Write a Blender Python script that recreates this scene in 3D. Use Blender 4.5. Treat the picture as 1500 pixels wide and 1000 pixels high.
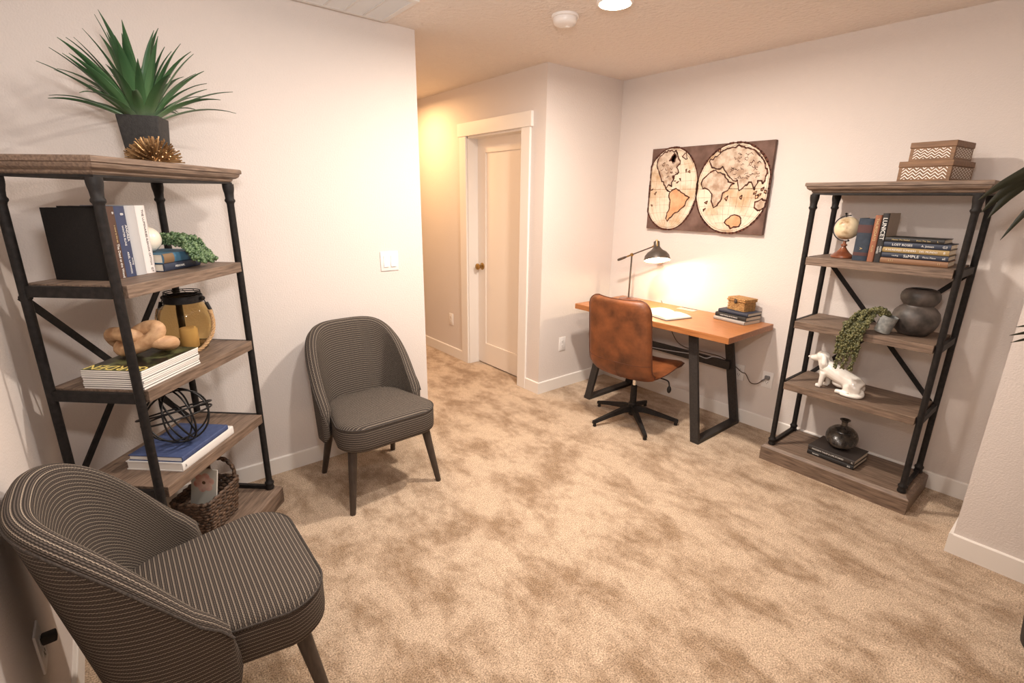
import bpy, bmesh, math, random
from mathutils import Vector, Matrix, Euler
for o in list(bpy.data.objects): bpy.data.objects.remove(o)
S = bpy.context.scene; COL = S.collection
PI = math.pi; R = math.radians
rng = random.Random(7)

# ------------------------------------------------------------------ camera
YAW, PITCH, ROLL, CAMH = 0.8826, 0.2803, 0.0138, 1.5409
cd = bpy.data.cameras.new('camera'); cam = bpy.data.objects.new('camera', cd); COL.objects.link(cam)
cd.sensor_width = 36; cd.sensor_fit = 'HORIZONTAL'; cd.lens = 720.47/1500*36; cd.clip_start = .02
fw = Vector((math.cos(YAW)*math.cos(PITCH), math.sin(YAW)*math.cos(PITCH), -math.sin(PITCH)))
rt = Vector((math.sin(YAW), -math.cos(YAW), 0)); up = rt.cross(fw)
rt2 = rt*math.cos(ROLL)+up*math.sin(ROLL); up2 = up*math.cos(ROLL)-rt*math.sin(ROLL)
m3 = Matrix((rt2, up2, -fw)).transposed()
cam.matrix_world = Matrix.Translation((0, 0, CAMH)) @ m3.to_4x4()
S.camera = cam

# ------------------------------------------------------------------ world, exposure, lamps
w = bpy.data.worlds.new('world'); S.world = w; w.use_nodes = True
bg = w.node_tree.nodes['Background']; bg.inputs[0].default_value = (1, .93, .86, 1); bg.inputs[1].default_value = .25
vs = S.view_settings; vs.view_transform = 'Standard'; vs.look = 'None'; vs.exposure = 0.58; vs.gamma = 1; vs.use_curve_mapping = False

def area(name, loc, size, power, col, rot=(0, 0, 0), shape='DISK', spread=PI):
    l = bpy.data.lights.new(name, 'AREA'); l.shape = shape; l.size = size; l.energy = power; l.color = col; l.spread = spread
    o = bpy.data.objects.new(name, l); COL.objects.link(o); o.location = loc; o.rotation_euler = rot
    return o
WARM = (1, .89, .78)
area('ceiling_lamp_light', (2.01, 1.73, 2.385), .15, 38, WARM)
area('room_lamp_light', (.95, 1.15, 2.42), .15, 17, (1, .93, .86))
area('hall_lamp_light', (2.1, 4.35, 2.40), .15, 15, (1, .60, .27))
# the photographer's flash, bounced off the ceiling from beside the camera
area('bounce_flash', (.1, .15, 1.9), .25, 25, (1, .96, .935), rot=Vector((.42, .75, .62)).to_track_quat('-Z', 'Y').to_euler())

# ------------------------------------------------------------------ materials
def lin(c):
    return tuple(((x/255)/12.92 if x/255 <= .04045 else ((x/255+.055)/1.055)**2.4) for x in c)
def newmat(name):
    m = bpy.data.materials.new(name); m.use_nodes = True
    nt = m.node_tree; b = nt.nodes['Principled BSDF']; return m, nt, b
def N(nt, t, **kw):
    n = nt.nodes.new(t)
    for k, v in kw.items():
        if k in n.inputs.keys() if isinstance(k, str) else False: n.inputs[k].default_value = v
        else: setattr(n, k, v)
    return n
def pm(name, c1, c2=None, scale=20, stretch=(1, 1, 1), rough=.6, metal=0, bump=0, bscale=None, detail=4, lo=.35, hi=.65, coat=0, spec=None, coords='Object', bstretch=None, transmission=0, ior=1.45, emit=None, sheen=0):
    m, nt, b = newmat(name); L = nt.links.new
    b.inputs['Roughness'].default_value = rough; b.inputs['Metallic'].default_value = metal
    b.inputs['Coat Weight'].default_value = coat
    if sheen: b.inputs['Sheen Weight'].default_value = sheen
    if spec is not None: b.inputs['Specular IOR Level'].default_value = spec
    if transmission: b.inputs['Transmission Weight'].default_value = transmission; b.inputs['IOR'].default_value = ior
    tc = nt.nodes.new('ShaderNodeTexCoord')
    mp = nt.nodes.new('ShaderNodeMapping'); mp.inputs['Scale'].default_value = stretch; L(tc.outputs[coords], mp.inputs[0])
    nz = nt.nodes.new('ShaderNodeTexNoise'); nz.inputs['Scale'].default_value = scale; nz.inputs['Detail'].default_value = detail
    L(mp.outputs[0], nz.inputs[0])
    if c2 is not None:
        cr = nt.nodes.new('ShaderNodeValToRGB'); cr.color_ramp.elements[0].position = lo; cr.color_ramp.elements[1].position = hi
        cr.color_ramp.elements[0].color = (*c1, 1); cr.color_ramp.elements[1].color = (*c2, 1)
        L(nz.outputs[0], cr.inputs[0]); L(cr.outputs[0], b.inputs['Base Color'])
    else: b.inputs['Base Color'].default_value = (*c1, 1)
    if bump:
        n2 = nt.nodes.new('ShaderNodeTexNoise'); n2.inputs['Scale'].default_value = bscale or scale; n2.inputs['Detail'].default_value = 3
        if bstretch:
            mp2 = nt.nodes.new('ShaderNodeMapping'); mp2.inputs['Scale'].default_value = bstretch; L(tc.outputs[coords], mp2.inputs[0]); L(mp2.outputs[0], n2.inputs[0])
        else: L(tc.outputs[coords], n2.inputs[0])
        bp = nt.nodes.new('ShaderNodeBump'); bp.inputs['Strength'].default_value = bump; bp.inputs['Distance'].default_value = .01
        L(n2.outputs[0], bp.inputs['Height']); L(bp.outputs[0], b.inputs['Normal'])
    if emit: b.inputs['Emission Color'].default_value = (*emit[0], 1); b.inputs['Emission Strength'].default_value = emit[1]
    return m

M = {}
M['wall'] = pm('wall_paint', (.69, .622, .578), rough=.75, bump=.22, bscale=140, spec=.25)
M['ceiling'] = pm('ceiling_texture', (.76, .69, .635), rough=.9, bump=1.0, bscale=42, spec=.1)
M['trim'] = pm('white_trim_paint', (.80, .75, .70), rough=.4)
M['door'] = pm('white_door_paint', (.80, .72, .64), rough=.45)
M['plastic'] = pm('white_plastic', (.82, .78, .75), rough=.35)
M['slot'] = pm('dark_slot', (.03, .025, .022), rough=.7)
M['iron'] = pm('black_iron', (.011, .0095, .009), (.020, .017, .016), scale=60, rough=.55, spec=.22, bump=.1, bscale=200)
M['steel'] = pm('charcoal_steel', (.028, .024, .022), (.04, .034, .031), scale=80, rough=.5, spec=.3)
M['chrome'] = pm('chrome', (.8, .78, .75), rough=.15, metal=1)
M['brass'] = pm('aged_brass', (.42, .27, .10), rough=.3, metal=1)
M['shelfwood'] = pm('weathered_shelf_wood', (.09, .058, .040), (.25, .172, .123), scale=9, stretch=(1.2, 14, 14), rough=.55, bump=.12, bscale=14, bstretch=(1.5, 16, 16), lo=.3, hi=.72, detail=8)
M['deskwood'] = pm('orange_oak', (.30, .105, .032), (.46, .185, .062), scale=7, stretch=(14, 1.1, 14), rough=.38, bump=.06, bscale=14, bstretch=(16, 1.5, 16), lo=.3, hi=.72, detail=8)
M['leather'] = pm('tan_leather', (.055, .017, .006), (.25, .078, .024), scale=9, rough=.48, bump=.12, bscale=70, lo=.22, hi=.66, detail=9)
M['leatherseam'] = pm('leather_piping', (.10, .03, .012), rough=.55)
M['legwood'] = pm('dark_leg_wood', (.035, .024, .018), (.055, .038, .028), scale=20, stretch=(8, 8, 1), rough=.5)
M['pages'] = pm('book_pages', (.62, .55, .45), (.72, .66, .56), scale=4, stretch=(1, 1, 300), rough=.9)
M['pageswhite'] = pm('white_pages', (.72, .68, .63), (.80, .77, .73), scale=4, stretch=(1, 1, 300), rough=.85)
M['ceramic'] = pm('white_glaze', (.80, .76, .70), rough=.12, coat=.5)
M['gold'] = pm('gold_print', (.55, .42, .20), rough=.5)
M['whiteink'] = pm('white_print', (.78, .76, .72), rough=.6)
M['blackink'] = pm('black_print', (.03, .028, .026), rough=.6)
M['concrete'] = pm('grey_concrete', (.17, .175, .17), (.30, .30, .28), scale=50, rough=.9, bump=.2, bscale=80)
M['beads'] = pm('succulent_beads', (.025, .06, .022), (.16, .24, .11), scale=60, rough=.4)
M['beads2'] = pm('olive_succulent_beads', (.03, .035, .010), (.17, .16, .065), scale=60, rough=.45)
M['rope'] = pm('jute_rope', (.38, .22, .10), (.55, .35, .18), scale=160, rough=.9, bump=.4, bscale=300)
M['knotwood'] = pm('pale_carved_wood', (.36, .19, .09), (.60, .38, .21), scale=9, stretch=(1, 5, 5), rough=.6, lo=.3, hi=.7, detail=6)
M['wicker'] = pm('dark_wicker', (.035, .02, .012), (.14, .08, .048), scale=55, rough=.6, bump=.4, bscale=120)
M['wickerlight'] = pm('honey_wicker', (.30, .14, .04), (.52, .29, .10), scale=70, rough=.65, bump=.8, bscale=150)
M['boxwood'] = pm('mango_wood', (.125, .060, .024), (.235, .118, .052), scale=9, stretch=(1.2, 10, 10), rough=.5, lo=.3, hi=.7, detail=6)
M['inlay'] = pm('white_inlay', (.80, .75, .69), rough=.5)
M['stoneware'] = pm('smoky_stoneware', (.028, .024, .021), (.115, .092, .08), scale=14, rough=.5, bump=.15, bscale=60, detail=7)
M['blackglaze'] = pm('black_ribbed_glaze', (.018, .016, .015), (.06, .048, .038), scale=40, rough=.25, coat=.4)
M['bronze'] = pm('bronze_spikes', (.16, .085, .035), (.62, .40, .20), scale=25, rough=.35, metal=.8)
M['potblack'] = pm('matte_black_pot', (.018, .016, .015), (.03, .027, .025), scale=80, rough=.7, bump=.2, bscale=200)
M['soil'] = pm('soil', (.03, .02, .012), (.06, .04, .025), scale=80, rough=1, bump=.6)
M['blackwire'] = pm('black_wire', (.012, .011, .011), rough=.45, metal=.3)
M['cream'] = pm('cream_ceramic', (.78, .70, .58), rough=.3, coat=.2)
M['candle'] = pm('candle_wax', (.78, .62, .40), rough=.5)
M['globewood'] = pm('red_turned_wood', (.13, .035, .015), (.24, .075, .03), scale=12, stretch=(1, 1, 4), rough=.3, coat=.3)
M['globemap'] = pm('antique_globe_print', (.34, .20, .09), (.72, .58, .38), scale=14, rough=.4, lo=.36, hi=.5, detail=8, coat=.2)
M['cordbrown'] = pm('brown_cord', (.10, .06, .04), rough=.5)
M['cordgrey'] = pm('grey_cord', (.5, .5, .52), rough=.4)
M['shadegunmetal'] = pm('gunmetal_shade', (.13, .108, .092), rough=.38, metal=.7)
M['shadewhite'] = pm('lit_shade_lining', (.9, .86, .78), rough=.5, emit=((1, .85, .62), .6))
M['bulb'] = pm('lit_bulb', (1, .95, .85), emit=((1, .86, .64), 30))
M['lampdisc'] = pm('lit_diffuser', (1, .95, .9), emit=((1, .84, .64), 9))
M['paper'] = pm('cream_paper', (.80, .74, .64), rough=.85)
M['ventwhite'] = pm('white_vent', (.70, .68, .66), rough=.5)

def colmat(name, c, rough=.55, c2=None, sc=60):
    k = 'c_'+name
    if k not in M: M[k] = pm(name, c, c2, scale=sc, rough=rough)
    return M[k]

# amber glass
def glassmat():
    m, nt, b = newmat('amber_glass')
    b.inputs['Base Color'].default_value = (.90, .77, .52, 1); b.inputs['Roughness'].default_value = .05
    b.inputs['Transmission Weight'].default_value = 1; b.inputs['IOR'].default_value = 1.2
    return m
M['glass'] = glassmat()

def leafmat(name, dark, light, base):
    m, nt, b = newmat(name); L = nt.links.new
    uv = nt.nodes.new('ShaderNodeUVMap'); sp = nt.nodes.new('ShaderNodeSeparateXYZ'); L(uv.outputs[0], sp.inputs[0])
    cr = nt.nodes.new('ShaderNodeValToRGB'); e = cr.color_ramp.elements
    e[0].position = 0; e[0].color = (*base, 1); e[1].position = 1; e[1].color = (*dark, 1)
    x = e.new(.3); x.color = (*light, 1); x = e.new(.75); x.color = (*dark, 1)
    L(sp.outputs[1], cr.inputs[0])
    nz = nt.nodes.new('ShaderNodeTexNoise'); nz.inputs['Scale'].default_value = 30
    mp = nt.nodes.new('ShaderNodeMapping'); mp.inputs['Scale'].default_value = (6, .6, 1); L(uv.outputs[0], mp.inputs[0]); L(mp.outputs[0], nz.inputs[0])
    mx = nt.nodes.new('ShaderNodeMixRGB'); mx.blend_type = 'OVERLAY'; mx.inputs[0].default_value = .5; L(cr.outputs[0], mx.inputs[1]); L(nz.outputs[0], mx.inputs[2])
    L(mx.outputs[0], b.inputs['Base Color']); b.inputs['Roughness'].default_value = .45
    return m
M['agave'] = leafmat('agave_leaf', (.030, .085, .032), (.085, .18, .07), (.28, .36, .24))
M['palmleaf'] = leafmat('dark_palm_leaf', (.022, .024, .012), (.035, .035, .017), (.05, .05, .02))

def fabricmat():
    # knitted charcoal cloth with fine cream stripes; UV in metres
    m, nt, b = newmat('striped_knit_fabric'); L = nt.links.new
    uv = nt.nodes.new('ShaderNodeUVMap'); sp = nt.nodes.new('ShaderNodeSeparateXYZ')
    def math_(op, a, bb=None, c=None):
        n = nt.nodes.new('ShaderNodeMath'); n.operation = op
        for i, v in enumerate((a, bb, c)):
            if v is None: continue
            if isinstance(v, (int, float)): n.inputs[i].default_value = v
            else: L(v, n.inputs[i])
        return n.outputs[0]
    L(uv.outputs[0], sp.inputs[0])
    u, v = sp.outputs[0], sp.outputs[1]
    zig = math_('MULTIPLY', math_('PINGPONG', math_('DIVIDE', u, .008), .5), .16)
    row = math_('ADD', math_('DIVIDE', v, .0118), zig)
    fr = math_('FRACT', row)
    line = math_('LESS_THAN', fr, .12)
    # broken by thread crossings
    gap = math_('LESS_THAN', math_('FRACT', math_('DIVIDE', u, .0052)), .86)
    line = math_('MULTIPLY', line, gap)
    # weave ground : brick-like checker
    r2 = math_('FLOOR', math_('DIVIDE', v, .00393))
    uo = math_('ADD', math_('DIVIDE', u, .0078), math_('MULTIPLY', r2, .5))
    wv = math_('PINGPONG', uo, .5)
    wz = math_('PINGPONG', math_('DIVIDE', v, .00393), .5)
    hgt = math_('ADD', math_('MULTIPLY', wv, .5), wz)
    cr = nt.nodes.new('ShaderNodeValToRGB'); cr.color_ramp.elements[0].color = (.010, .008, .007, 1); cr.color_ramp.elements[1].color = (.155, .125, .105, 1)
    cr.color_ramp.elements[0].position = .15; cr.color_ramp.elements[1].position = .8
    L(hgt, cr.inputs[0])
    mx = nt.nodes.new('ShaderNodeMixRGB'); L(line, mx.inputs[0]); L(cr.outputs[0], mx.inputs[1]); mx.inputs[2].default_value = (.36, .30, .235, 1)
    L(mx.outputs[0], b.inputs['Base Color']); b.inputs['Roughness'].default_value = .9; b.inputs['Specular IOR Level'].default_value = .2
    bp = nt.nodes.new('ShaderNodeBump'); bp.inputs['Strength'].default_value = .5; bp.inputs['Distance'].default_value = .002
    L(math_('ADD', hgt, line), bp.inputs['Height']); L(bp.outputs[0], b.inputs['Normal'])
    return m
M['fabric'] = fabricmat()
M['fabricpiping'] = pm('fabric_piping', (.03, .024, .02), (.07, .055, .046), scale=200, rough=.9, bump=.3, bscale=300)

def carpetmat():
    m, nt, b = newmat('beige_carpet'); L = nt.links.new
    tc = nt.nodes.new('ShaderNodeTexCoord')
    def noise(scale, detail, rough=.5, mapping=None, dist=0):
        n = nt.nodes.new('ShaderNodeTexNoise'); n.inputs['Scale'].default_value = scale; n.inputs['Detail'].default_value = detail; n.inputs['Roughness'].default_value = rough
        n.inputs['Distortion'].default_value = dist
        if mapping:
            mp = nt.nodes.new('ShaderNodeMapping'); mp.inputs['Scale'].default_value = mapping[0]; mp.inputs['Rotation'].default_value = mapping[1]
            L(tc.outputs['Object'], mp.inputs[0]); L(mp.outputs[0], n.inputs[0])
        else: L(tc.outputs['Object'], n.inputs[0])
        return n.outputs[0]
    def ramp(x, lo, hi, c0, c1):
        cr = nt.nodes.new('ShaderNodeValToRGB'); cr.color_ramp.elements[0].position = lo; cr.color_ramp.elements[1].position = hi
        cr.color_ramp.elements[0].color = (*c0, 1); cr.color_ramp.elements[1].color = (*c1, 1); L(x, cr.inputs[0]); return cr.outputs[0]
    big = noise(3.6, 10, .70, ((1.45, .85, 1), (0, 0, R(-18))), .12)
    base = ramp(big, .38, .56, (.345, .235, .148), (.62, .475, .345))
    fine = noise(190, 3)
    f2 = ramp(fine, .3, .7, (.42, .40, .38), (1.32, 1.32, 1.32))
    mid = noise(22, 5, .7)
    f3 = ramp(mid, .3, .7, (.86, .85, .84), (1.1, 1.1, 1.1))
    mx = nt.nodes.new('ShaderNodeMixRGB'); mx.blend_type = 'MULTIPLY'; mx.inputs[0].default_value = 1; L(base, mx.inputs[1]); L(f2, mx.inputs[2])
    mx2 = nt.nodes.new('ShaderNodeMixRGB'); mx2.blend_type = 'MULTIPLY'; mx2.inputs[0].default_value = 1; L(mx.outputs[0], mx2.inputs[1]); L(f3, mx2.inputs[2])
    L(mx2.outputs[0], b.inputs['Base Color']); b.inputs['Roughness'].default_value = 1; b.inputs['Specular IOR Level'].default_value = .05
    b.inputs['Sheen Weight'].default_value = .15
    ad = nt.nodes.new('ShaderNodeMath'); ad.operation = 'ADD'; L(fine, ad.inputs[0]); L(big, ad.inputs[1])
    bp = nt.nodes.new('ShaderNodeBump'); bp.inputs['Strength'].default_value = .8; bp.inputs['Distance'].default_value = .006
    L(ad.outputs[0], bp.inputs['Height']); L(bp.outputs[0], b.inputs['Normal'])
    return m
M['carpet'] = carpetmat()

# ------------------------------------------------------------------ mesh helpers
class B:
    def __init__(s): s.bm = bmesh.new(); s.uv = None
    def _xf(s, vs_, mat):
        if mat is not None:
            for v in vs_: v.co = mat @ v.co
    def box(s, lo, hi, bev=0, mat=None, mi=0, seg=2):
        t = bmesh.new()
        bmesh.ops.create_cube(t, size=1)
        lo, hi = Vector(lo), Vector(hi)
        for v in t.verts: v.co = Vector((lo[i]+(hi[i]-lo[i])*(v.co[i]+.5) for i in range(3)))
        if bev: bmesh.ops.bevel(t, geom=t.edges[:], offset=bev, segments=seg, profile=.5, affect='EDGES')
        s.merge(t, mat, mi); return s
    def merge(s, t, mat=None, mi=0):
        s._xf(t.verts, mat); mp = {}
        for v in t.verts: mp[v] = s.bm.verts.new(v.co)
        for f in t.faces:
            try:
                nf = s.bm.faces.new([mp[v] for v in f.verts]); nf.material_index = mi or f.material_index
            except ValueError: pass
        t.free()
    def loft(s, rings, closed=True, cap=True, mi=0, mat=None):
        vr = []
        for r in rings:
            vr.append([s.bm.verts.new(mat @ Vector(p) if mat is not None else Vector(p)) for p in r])
        n = len(vr[0])
        for a, b in zip(vr, vr[1:]):
            for i in range(n if closed else n-1):
                j = (i+1) % n
                f = s.bm.faces.new((a[i], a[j], b[j], b[i])); f.material_index = mi
        if cap and closed:
            f = s.bm.faces.new(vr[0][::-1]); f.material_index = mi
            f = s.bm.faces.new(vr[-1]); f.material_index = mi
        return vr
    def lathe(s, prof, seg=24, mat=None, cap=True, mi=0):
        rings = [[(max(r, 1e-4)*math.cos(2*PI*i/seg), max(r, 1e-4)*math.sin(2*PI*i/seg), z) for i in range(seg)] for r, z in prof]
        s.loft(rings, True, cap, mi, mat); return s
    def tube(s, pts, r, seg=8, closed=False, mi=0, flat=None):
        pts = [Vector(p) for p in pts]; n = len(pts)
        rr = r if isinstance(r, (list, tuple)) else [r]*n
        T = []
        for i in range(n):
            a = pts[i-1] if (i > 0 or closed) else pts[i]; b = pts[(i+1) % n] if (i < n-1 or closed) else pts[i]
            T.append((b-a).normalized())
        u = T[0].orthogonal().normalized(); rings = []
        for i in range(n):
            if i: u = (u-T[i]*u.dot(T[i])); u = u.normalized() if u.length > 1e-6 else T[i].orthogonal().normalized()
            v = T[i].cross(u); k = flat or 1
            rings.append([pts[i]+u*(rr[i]*math.cos(2*PI*j/seg))+v*(rr[i]*k*math.sin(2*PI*j/seg)) for j in range(seg)])
        if closed:
            # rotate last ring to best match first
            last = rings[-1]; best = min(range(seg), key=lambda k: sum((last[(j)]-rings[0][(j+k) % seg]).length for j in range(seg)))
            rings.append([rings[0][(j+best) % seg] for j in range(seg)])
            s.loft(rings, True, False, mi)
            bmesh.ops.remove_doubles(s.bm, verts=s.bm.verts, dist=1e-6)
        else: s.loft(rings, True, True, mi)
        return s
    def bar(s, p0, p1, w_, d_, upv=(0, 0, 1), bev=0, mi=0):
        p0, p1 = Vector(p0), Vector(p1); z = (p1-p0); L_ = z.length; z.normalize()
        y = Vector(upv)-z*Vector(upv).dot(z)
        if y.length < 1e-5: y = z.orthogonal()
        y.normalize(); x = y.cross(z)
        mt = Matrix((x, y, z)).transposed().to_4x4(); mt.translation = p0
        return s.box((-w_/2, -d_/2, 0), (w_/2, d_/2, L_), bev, mt, mi)
    def ball(s, c, r, sub=2, sc=(1, 1, 1), rot=None, mi=0):
        t = bmesh.new(); bmesh.ops.create_icosphere(t, subdivisions=sub, radius=r)
        mt = Matrix.Translation(c) @ (rot.to_4x4() if rot is not None else Matrix()) @ Matrix.Diagonal((*sc, 1))
        s.merge(t, mt, mi); return s
    def prism(s, poly, z0, z1, mat=None, mi=0, bev=0):
        t = bmesh.new()
        a = [t.verts.new((x, y, z0)) for x, y in poly]; b = [t.verts.new((x, y, z1)) for x, y in poly]; n = len(poly)
        t.faces.new(a[::-1]); t.faces.new(b)
        for i in range(n): t.faces.new((a[i], a[(i+1) % n], b[(i+1) % n], b[i]))
        bmesh.ops.recalc_face_normals(t, faces=t.faces)
        if bev: bmesh.ops.bevel(t, geom=t.edges[:], offset=bev, segments=2, profile=.5, affect='EDGES')
        s.merge(t, mat, mi); return s
    def build(s, name, mats, parent=None, smooth=40, recalc=True, loc=None, rotz=0):
        if recalc: bmesh.ops.recalc_face_normals(s.bm, faces=s.bm.faces)
        me = bpy.data.meshes.new(name); s.bm.to_mesh(me); s.bm.free()
        for m in (mats if isinstance(mats, (list, tuple)) else [mats]): me.materials.append(m)
        if smooth:
            me.polygons.foreach_set('use_smooth', [True]*len(me.polygons)); me.set_sharp_from_angle(angle=R(smooth))
        o = bpy.data.objects.new(name, me); COL.objects.link(o)
        if parent is not None: o.parent = parent
        if loc is not None: o.location = loc
        o.rotation_euler.z = rotz
        return o

def tag(o, label=None, cat=None, group=None, kind=None):
    if label: o['label'] = label
    if cat: o['category'] = cat
    if group: o['group'] = group
    if kind: o['kind'] = kind
    return o
def thing(name, label, cat, loc=(0, 0, 0), rotz=0, group=None):
    o = bpy.data.objects.new(name, None); COL.objects.link(o); o.location = Vector(loc)+Vector((0, 0, .0006 if loc[2] > .05 else 0)); o.rotation_euler = (0, 0, rotz)
    o.empty_display_size = .05
    return tag(o, label, cat, group)
def struct(o, label=None): o['kind'] = 'structure'; (label and o.__setitem__('label', label)); return o
def kids(o): return [c for c in COL.objects if c.parent == o]
def copy_tree(o, parent=None):
    c = o.copy(); COL.objects.link(c)
    if parent is not None: c.parent = parent
    for k in kids(o): copy_tree(k, c)
    return c
def text(s, size, mat, parent, mt, name='lettering', ext=.0003, align='CENTER', sx=1):
    cu = bpy.data.curves.new('t', 'FONT'); cu.body = s; cu.size = size; cu.extrude = ext; cu.align_x = align; cu.align_y = 'CENTER'; cu.resolution_u = 2
    t = bpy.data.objects.new('t', cu)
    me = bpy.data.meshes.new_from_object(t); bpy.data.objects.remove(t); bpy.data.curves.remove(cu)
    me.transform(mt @ Matrix.Diagonal((sx, 1, 1, 1))); me.materials.clear(); me.materials.append(mat); me.name = name
    o = bpy.data.objects.new(name, me); COL.objects.link(o); o.parent = parent
    return o
def basis(x, y, z, loc=(0, 0, 0)):
    m = Matrix((Vector(x), Vector(y), Vector(z))).transposed().to_4x4(); m.translation = loc; return m

# ------------------------------------------------------------------ setting
X0, XD, YR, XW, XE, YL, H, XS, YS, BB = -.30, 3.411, 2.796, 2.5855, 1.5657, 2.8134, 2.46, 2.807, .199, .097
YB, YH = -2.6, 6.2
def slab(name, lo, hi, m, label): return struct(B().box(lo, hi).build(name, m, smooth=0), label)
slab('floor', (X0-.15, YB-.15, -.12), (3.75, YH+.15, 0), M['carpet'], 'beige cut-pile carpet covering the room and the hall')
slab('ceiling', (X0-.15, YB-.15, H), (3.75, YH+.15, H+.12), M['ceiling'], 'knockdown textured beige ceiling')
slab('wall_left', (X0-.0, YL, 0), (XE, YH, H), M['wall'], 'pale wall behind the striped chair, ending at the hall opening')
slab('wall_near', (X0-.15, YB, 0), (X0, YH, H), M['wall'], 'pale wall beside the near striped chair')
slab('wall_back', (XD, YS, 0), (XD+.15, YR, H), M['wall'], 'pale wall behind the desk and the right bookshelf')
# wall with the doorway (opening y 3.05..3.80)
b = B(); DY0, DY1, DH = 3.045, 3.80, 2.06
b.box((XW, YR, 0), (XW+.95, DY0, H)); b.box((XW, DY1, 0), (XW+.95, YH, H)); b.box((XW, DY0, DH), (XW+.95, DY1, H)); b.box((XW+.3, DY0, 0), (XW+.95, DY1, DH))
struct(b.build('wall_door', M['wall'], smooth=0), 'pale wall holding the white door, with its short return beside the desk')
slab('wall_right', (XS, YB, 0), (XD+.15, YS, H), M['wall'], 'projecting pale wall at the right edge')
slab('wall_behind', (X0, YB-.15, 0), (XD, YB, H), M['wall'], 'wall behind the viewer')
slab('wall_hall', (XE, YH, 0), (XW, YH+.15, H), M['wall'], 'end wall of the hall')

def baseboard(name, p0, p1, nrm, label):
    p0, p1, n = Vector((*p0, 0)), Vector((*p1, 0)), Vector((*nrm, 0)); t = .014
    b = B(); prof = [(0, 0), (t, 0), (t, BB-.004), (t-.004, BB), (0, BB)]
    b.loft([[p+n*d+Vector((0, 0, z)) for d, z in prof] for p in (p0, p1)])
    struct(b.build(name, M['trim'], smooth=0), label)
T = .014
baseboard('baseboard_left', (X0, YL), (XE+T, YL), (0, -1), 'white baseboard under the wall behind the striped chair')
baseboard('baseboard_near', (X0, YB), (X0, YL-T), (1, 0), 'white baseboard beside the near striped chair')
baseboard('baseboard_back', (XD, YS+T), (XD, YR-T), (-1, 0), 'white baseboard behind desk and right bookshelf')
baseboard('baseboard_return', (XW-T, YR), (XD, YR), (0, -1), 'white baseboard on the short return wall left of the desk')
baseboard('baseboard_door', (XW, YR), (XW, 2.95), (-1, 0), 'short white baseboard between door casing and corner')
baseboard('baseboard_hall', (XW, 3.895), (XW, YH), (-1, 0), 'white baseboard along the hall past the door')
baseboard('baseboard_right', (XS-T, YS), (XD, YS), (0, 1), 'white baseboard on the side of the projecting wall')
baseboard('baseboard_front', (XS, YB), (XS, YS), (-1, 0), 'white baseboard along the projecting wall at the right edge')
baseboard('baseboard_opening', (XE, YL), (XE, YH), (1, 0), 'white baseboard on the hall side of the left wall')

# door: frame, slab, casing
d = struct(thing('door_1', 'white single-panel door with a brass knob', None, (XW, 0, 0)))
XSL = .105
b = B(); st = .115
y0, y1, z0, z1 = DY0+.014, DY1-.014, .012, DH-.014
b.box((XSL, y0, z0), (XSL+.035, y0+st, z1)); b.box((XSL, y1-st, z0), (XSL+.035, y1, z1))
b.box((XSL, y0+st, z1-.115), (XSL+.035, y1-st, z1)); b.box((XSL, y0+st, z0), (XSL+.035, y1-st, z0+.20))
b.build('stile_frame', M['door'], d, smooth=0)
b = B(); b.box((XSL+.011, y0+st-.004, z0+.19), (XSL+.03, y1-st+.004, z1-.11)); b.build('recessed_panel', M['door'], d, smooth=0)
b = B(); b.box((0, DY0, 0), (.16, DY0+.014, DH)); b.box((0, DY1-.014, 0), (.16, DY1, DH)); b.box((0, DY0, DH-.014), (.16, DY1, DH))
b.box((XSL+.036, DY0+.014, 0), (XSL+.05, DY0+.026, DH)); b.box((XSL+.036, DY1-.026, 0), (XSL+.05, DY1-.014, DH))
b.build('jamb', M['trim'], d, smooth=0)
kx = basis((0, 0, -1), (0, 1, 0), (-1, 0, 0), (XSL, y1-.065, .945)) 
k = B().lathe([(.0, .0), (.032, 0), (.033, .004), (.028, .009), (.013, .012), (.011, .03), (.012, .035), (.024, .041), (.029, .05), (.028, .06), (.02, .067), (.0, .069)], 24, kx).build('knob', M['brass'], d)
struct(k); del k['kind']
t1 = struct(thing('trim_1', 'white flat door casing with a taller overhanging head', None, (XW, 0, 0)))
B().box((-.018, DY0-.095, 0), (0, DY0+.004, DH+.002), .002).build('side_casing', M['trim'], t1, smooth=0)
B().box((-.018, DY1-.004, 0), (0, DY1+.095, DH+.002), .002).build('side_casing', M['trim'], t1, smooth=0)
B().box((-.024, DY0-.115, DH+.002), (0, DY1+.115, DH+.108), .002).build('head_casing', M['trim'], t1, smooth=0)

# ------------------------------------------------------------------ wall and ceiling fittings
def plate_basis(loc, n):   # local x = right as seen, y = up, z = out of the wall
    n = Vector(n); y = Vector((0, 0, 1)); x = y.cross(n); return basis(x, y, n, (0, 0, 0)), loc
def outlet(loc, n, label):
    o = thing('wall_outlet', label, 'outlet', loc, 0, 'white wall outlets'); m, _ = plate_basis(loc, n)
    B().box((-.036, -.0585, 0), (.036, .0585, .006), .002, m).build('cover_plate', M['plastic'], o)
    for s in (-1, 1):
        c = s*.0195
        r = B().prism([(.0165*math.cos(a)*1.0, c+.014*math.sin(a)) for a in [2*PI*i/20 for i in range(20)]], .006, .0078, m).build('receptacle', M['plastic'], o)
        q = B(); q.box((-.0075, c-.001, .0075), (-.0055, c+.008, .0083), 0, m); q.box((.0055, c-.001, .0075), (.0075, c+.008, .0083), 0, m); q.box((-.002, c-.0095, .0075), (.002, c-.0055, .0083), 0, m)
        q.build('slots', M['slot'], r, smooth=0)
    return o
outlet((XD, 1.352, .366), (-1, 0, 0), 'white outlet on desk wall with the cord plugged in, nearer the right bookshelf')
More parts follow.
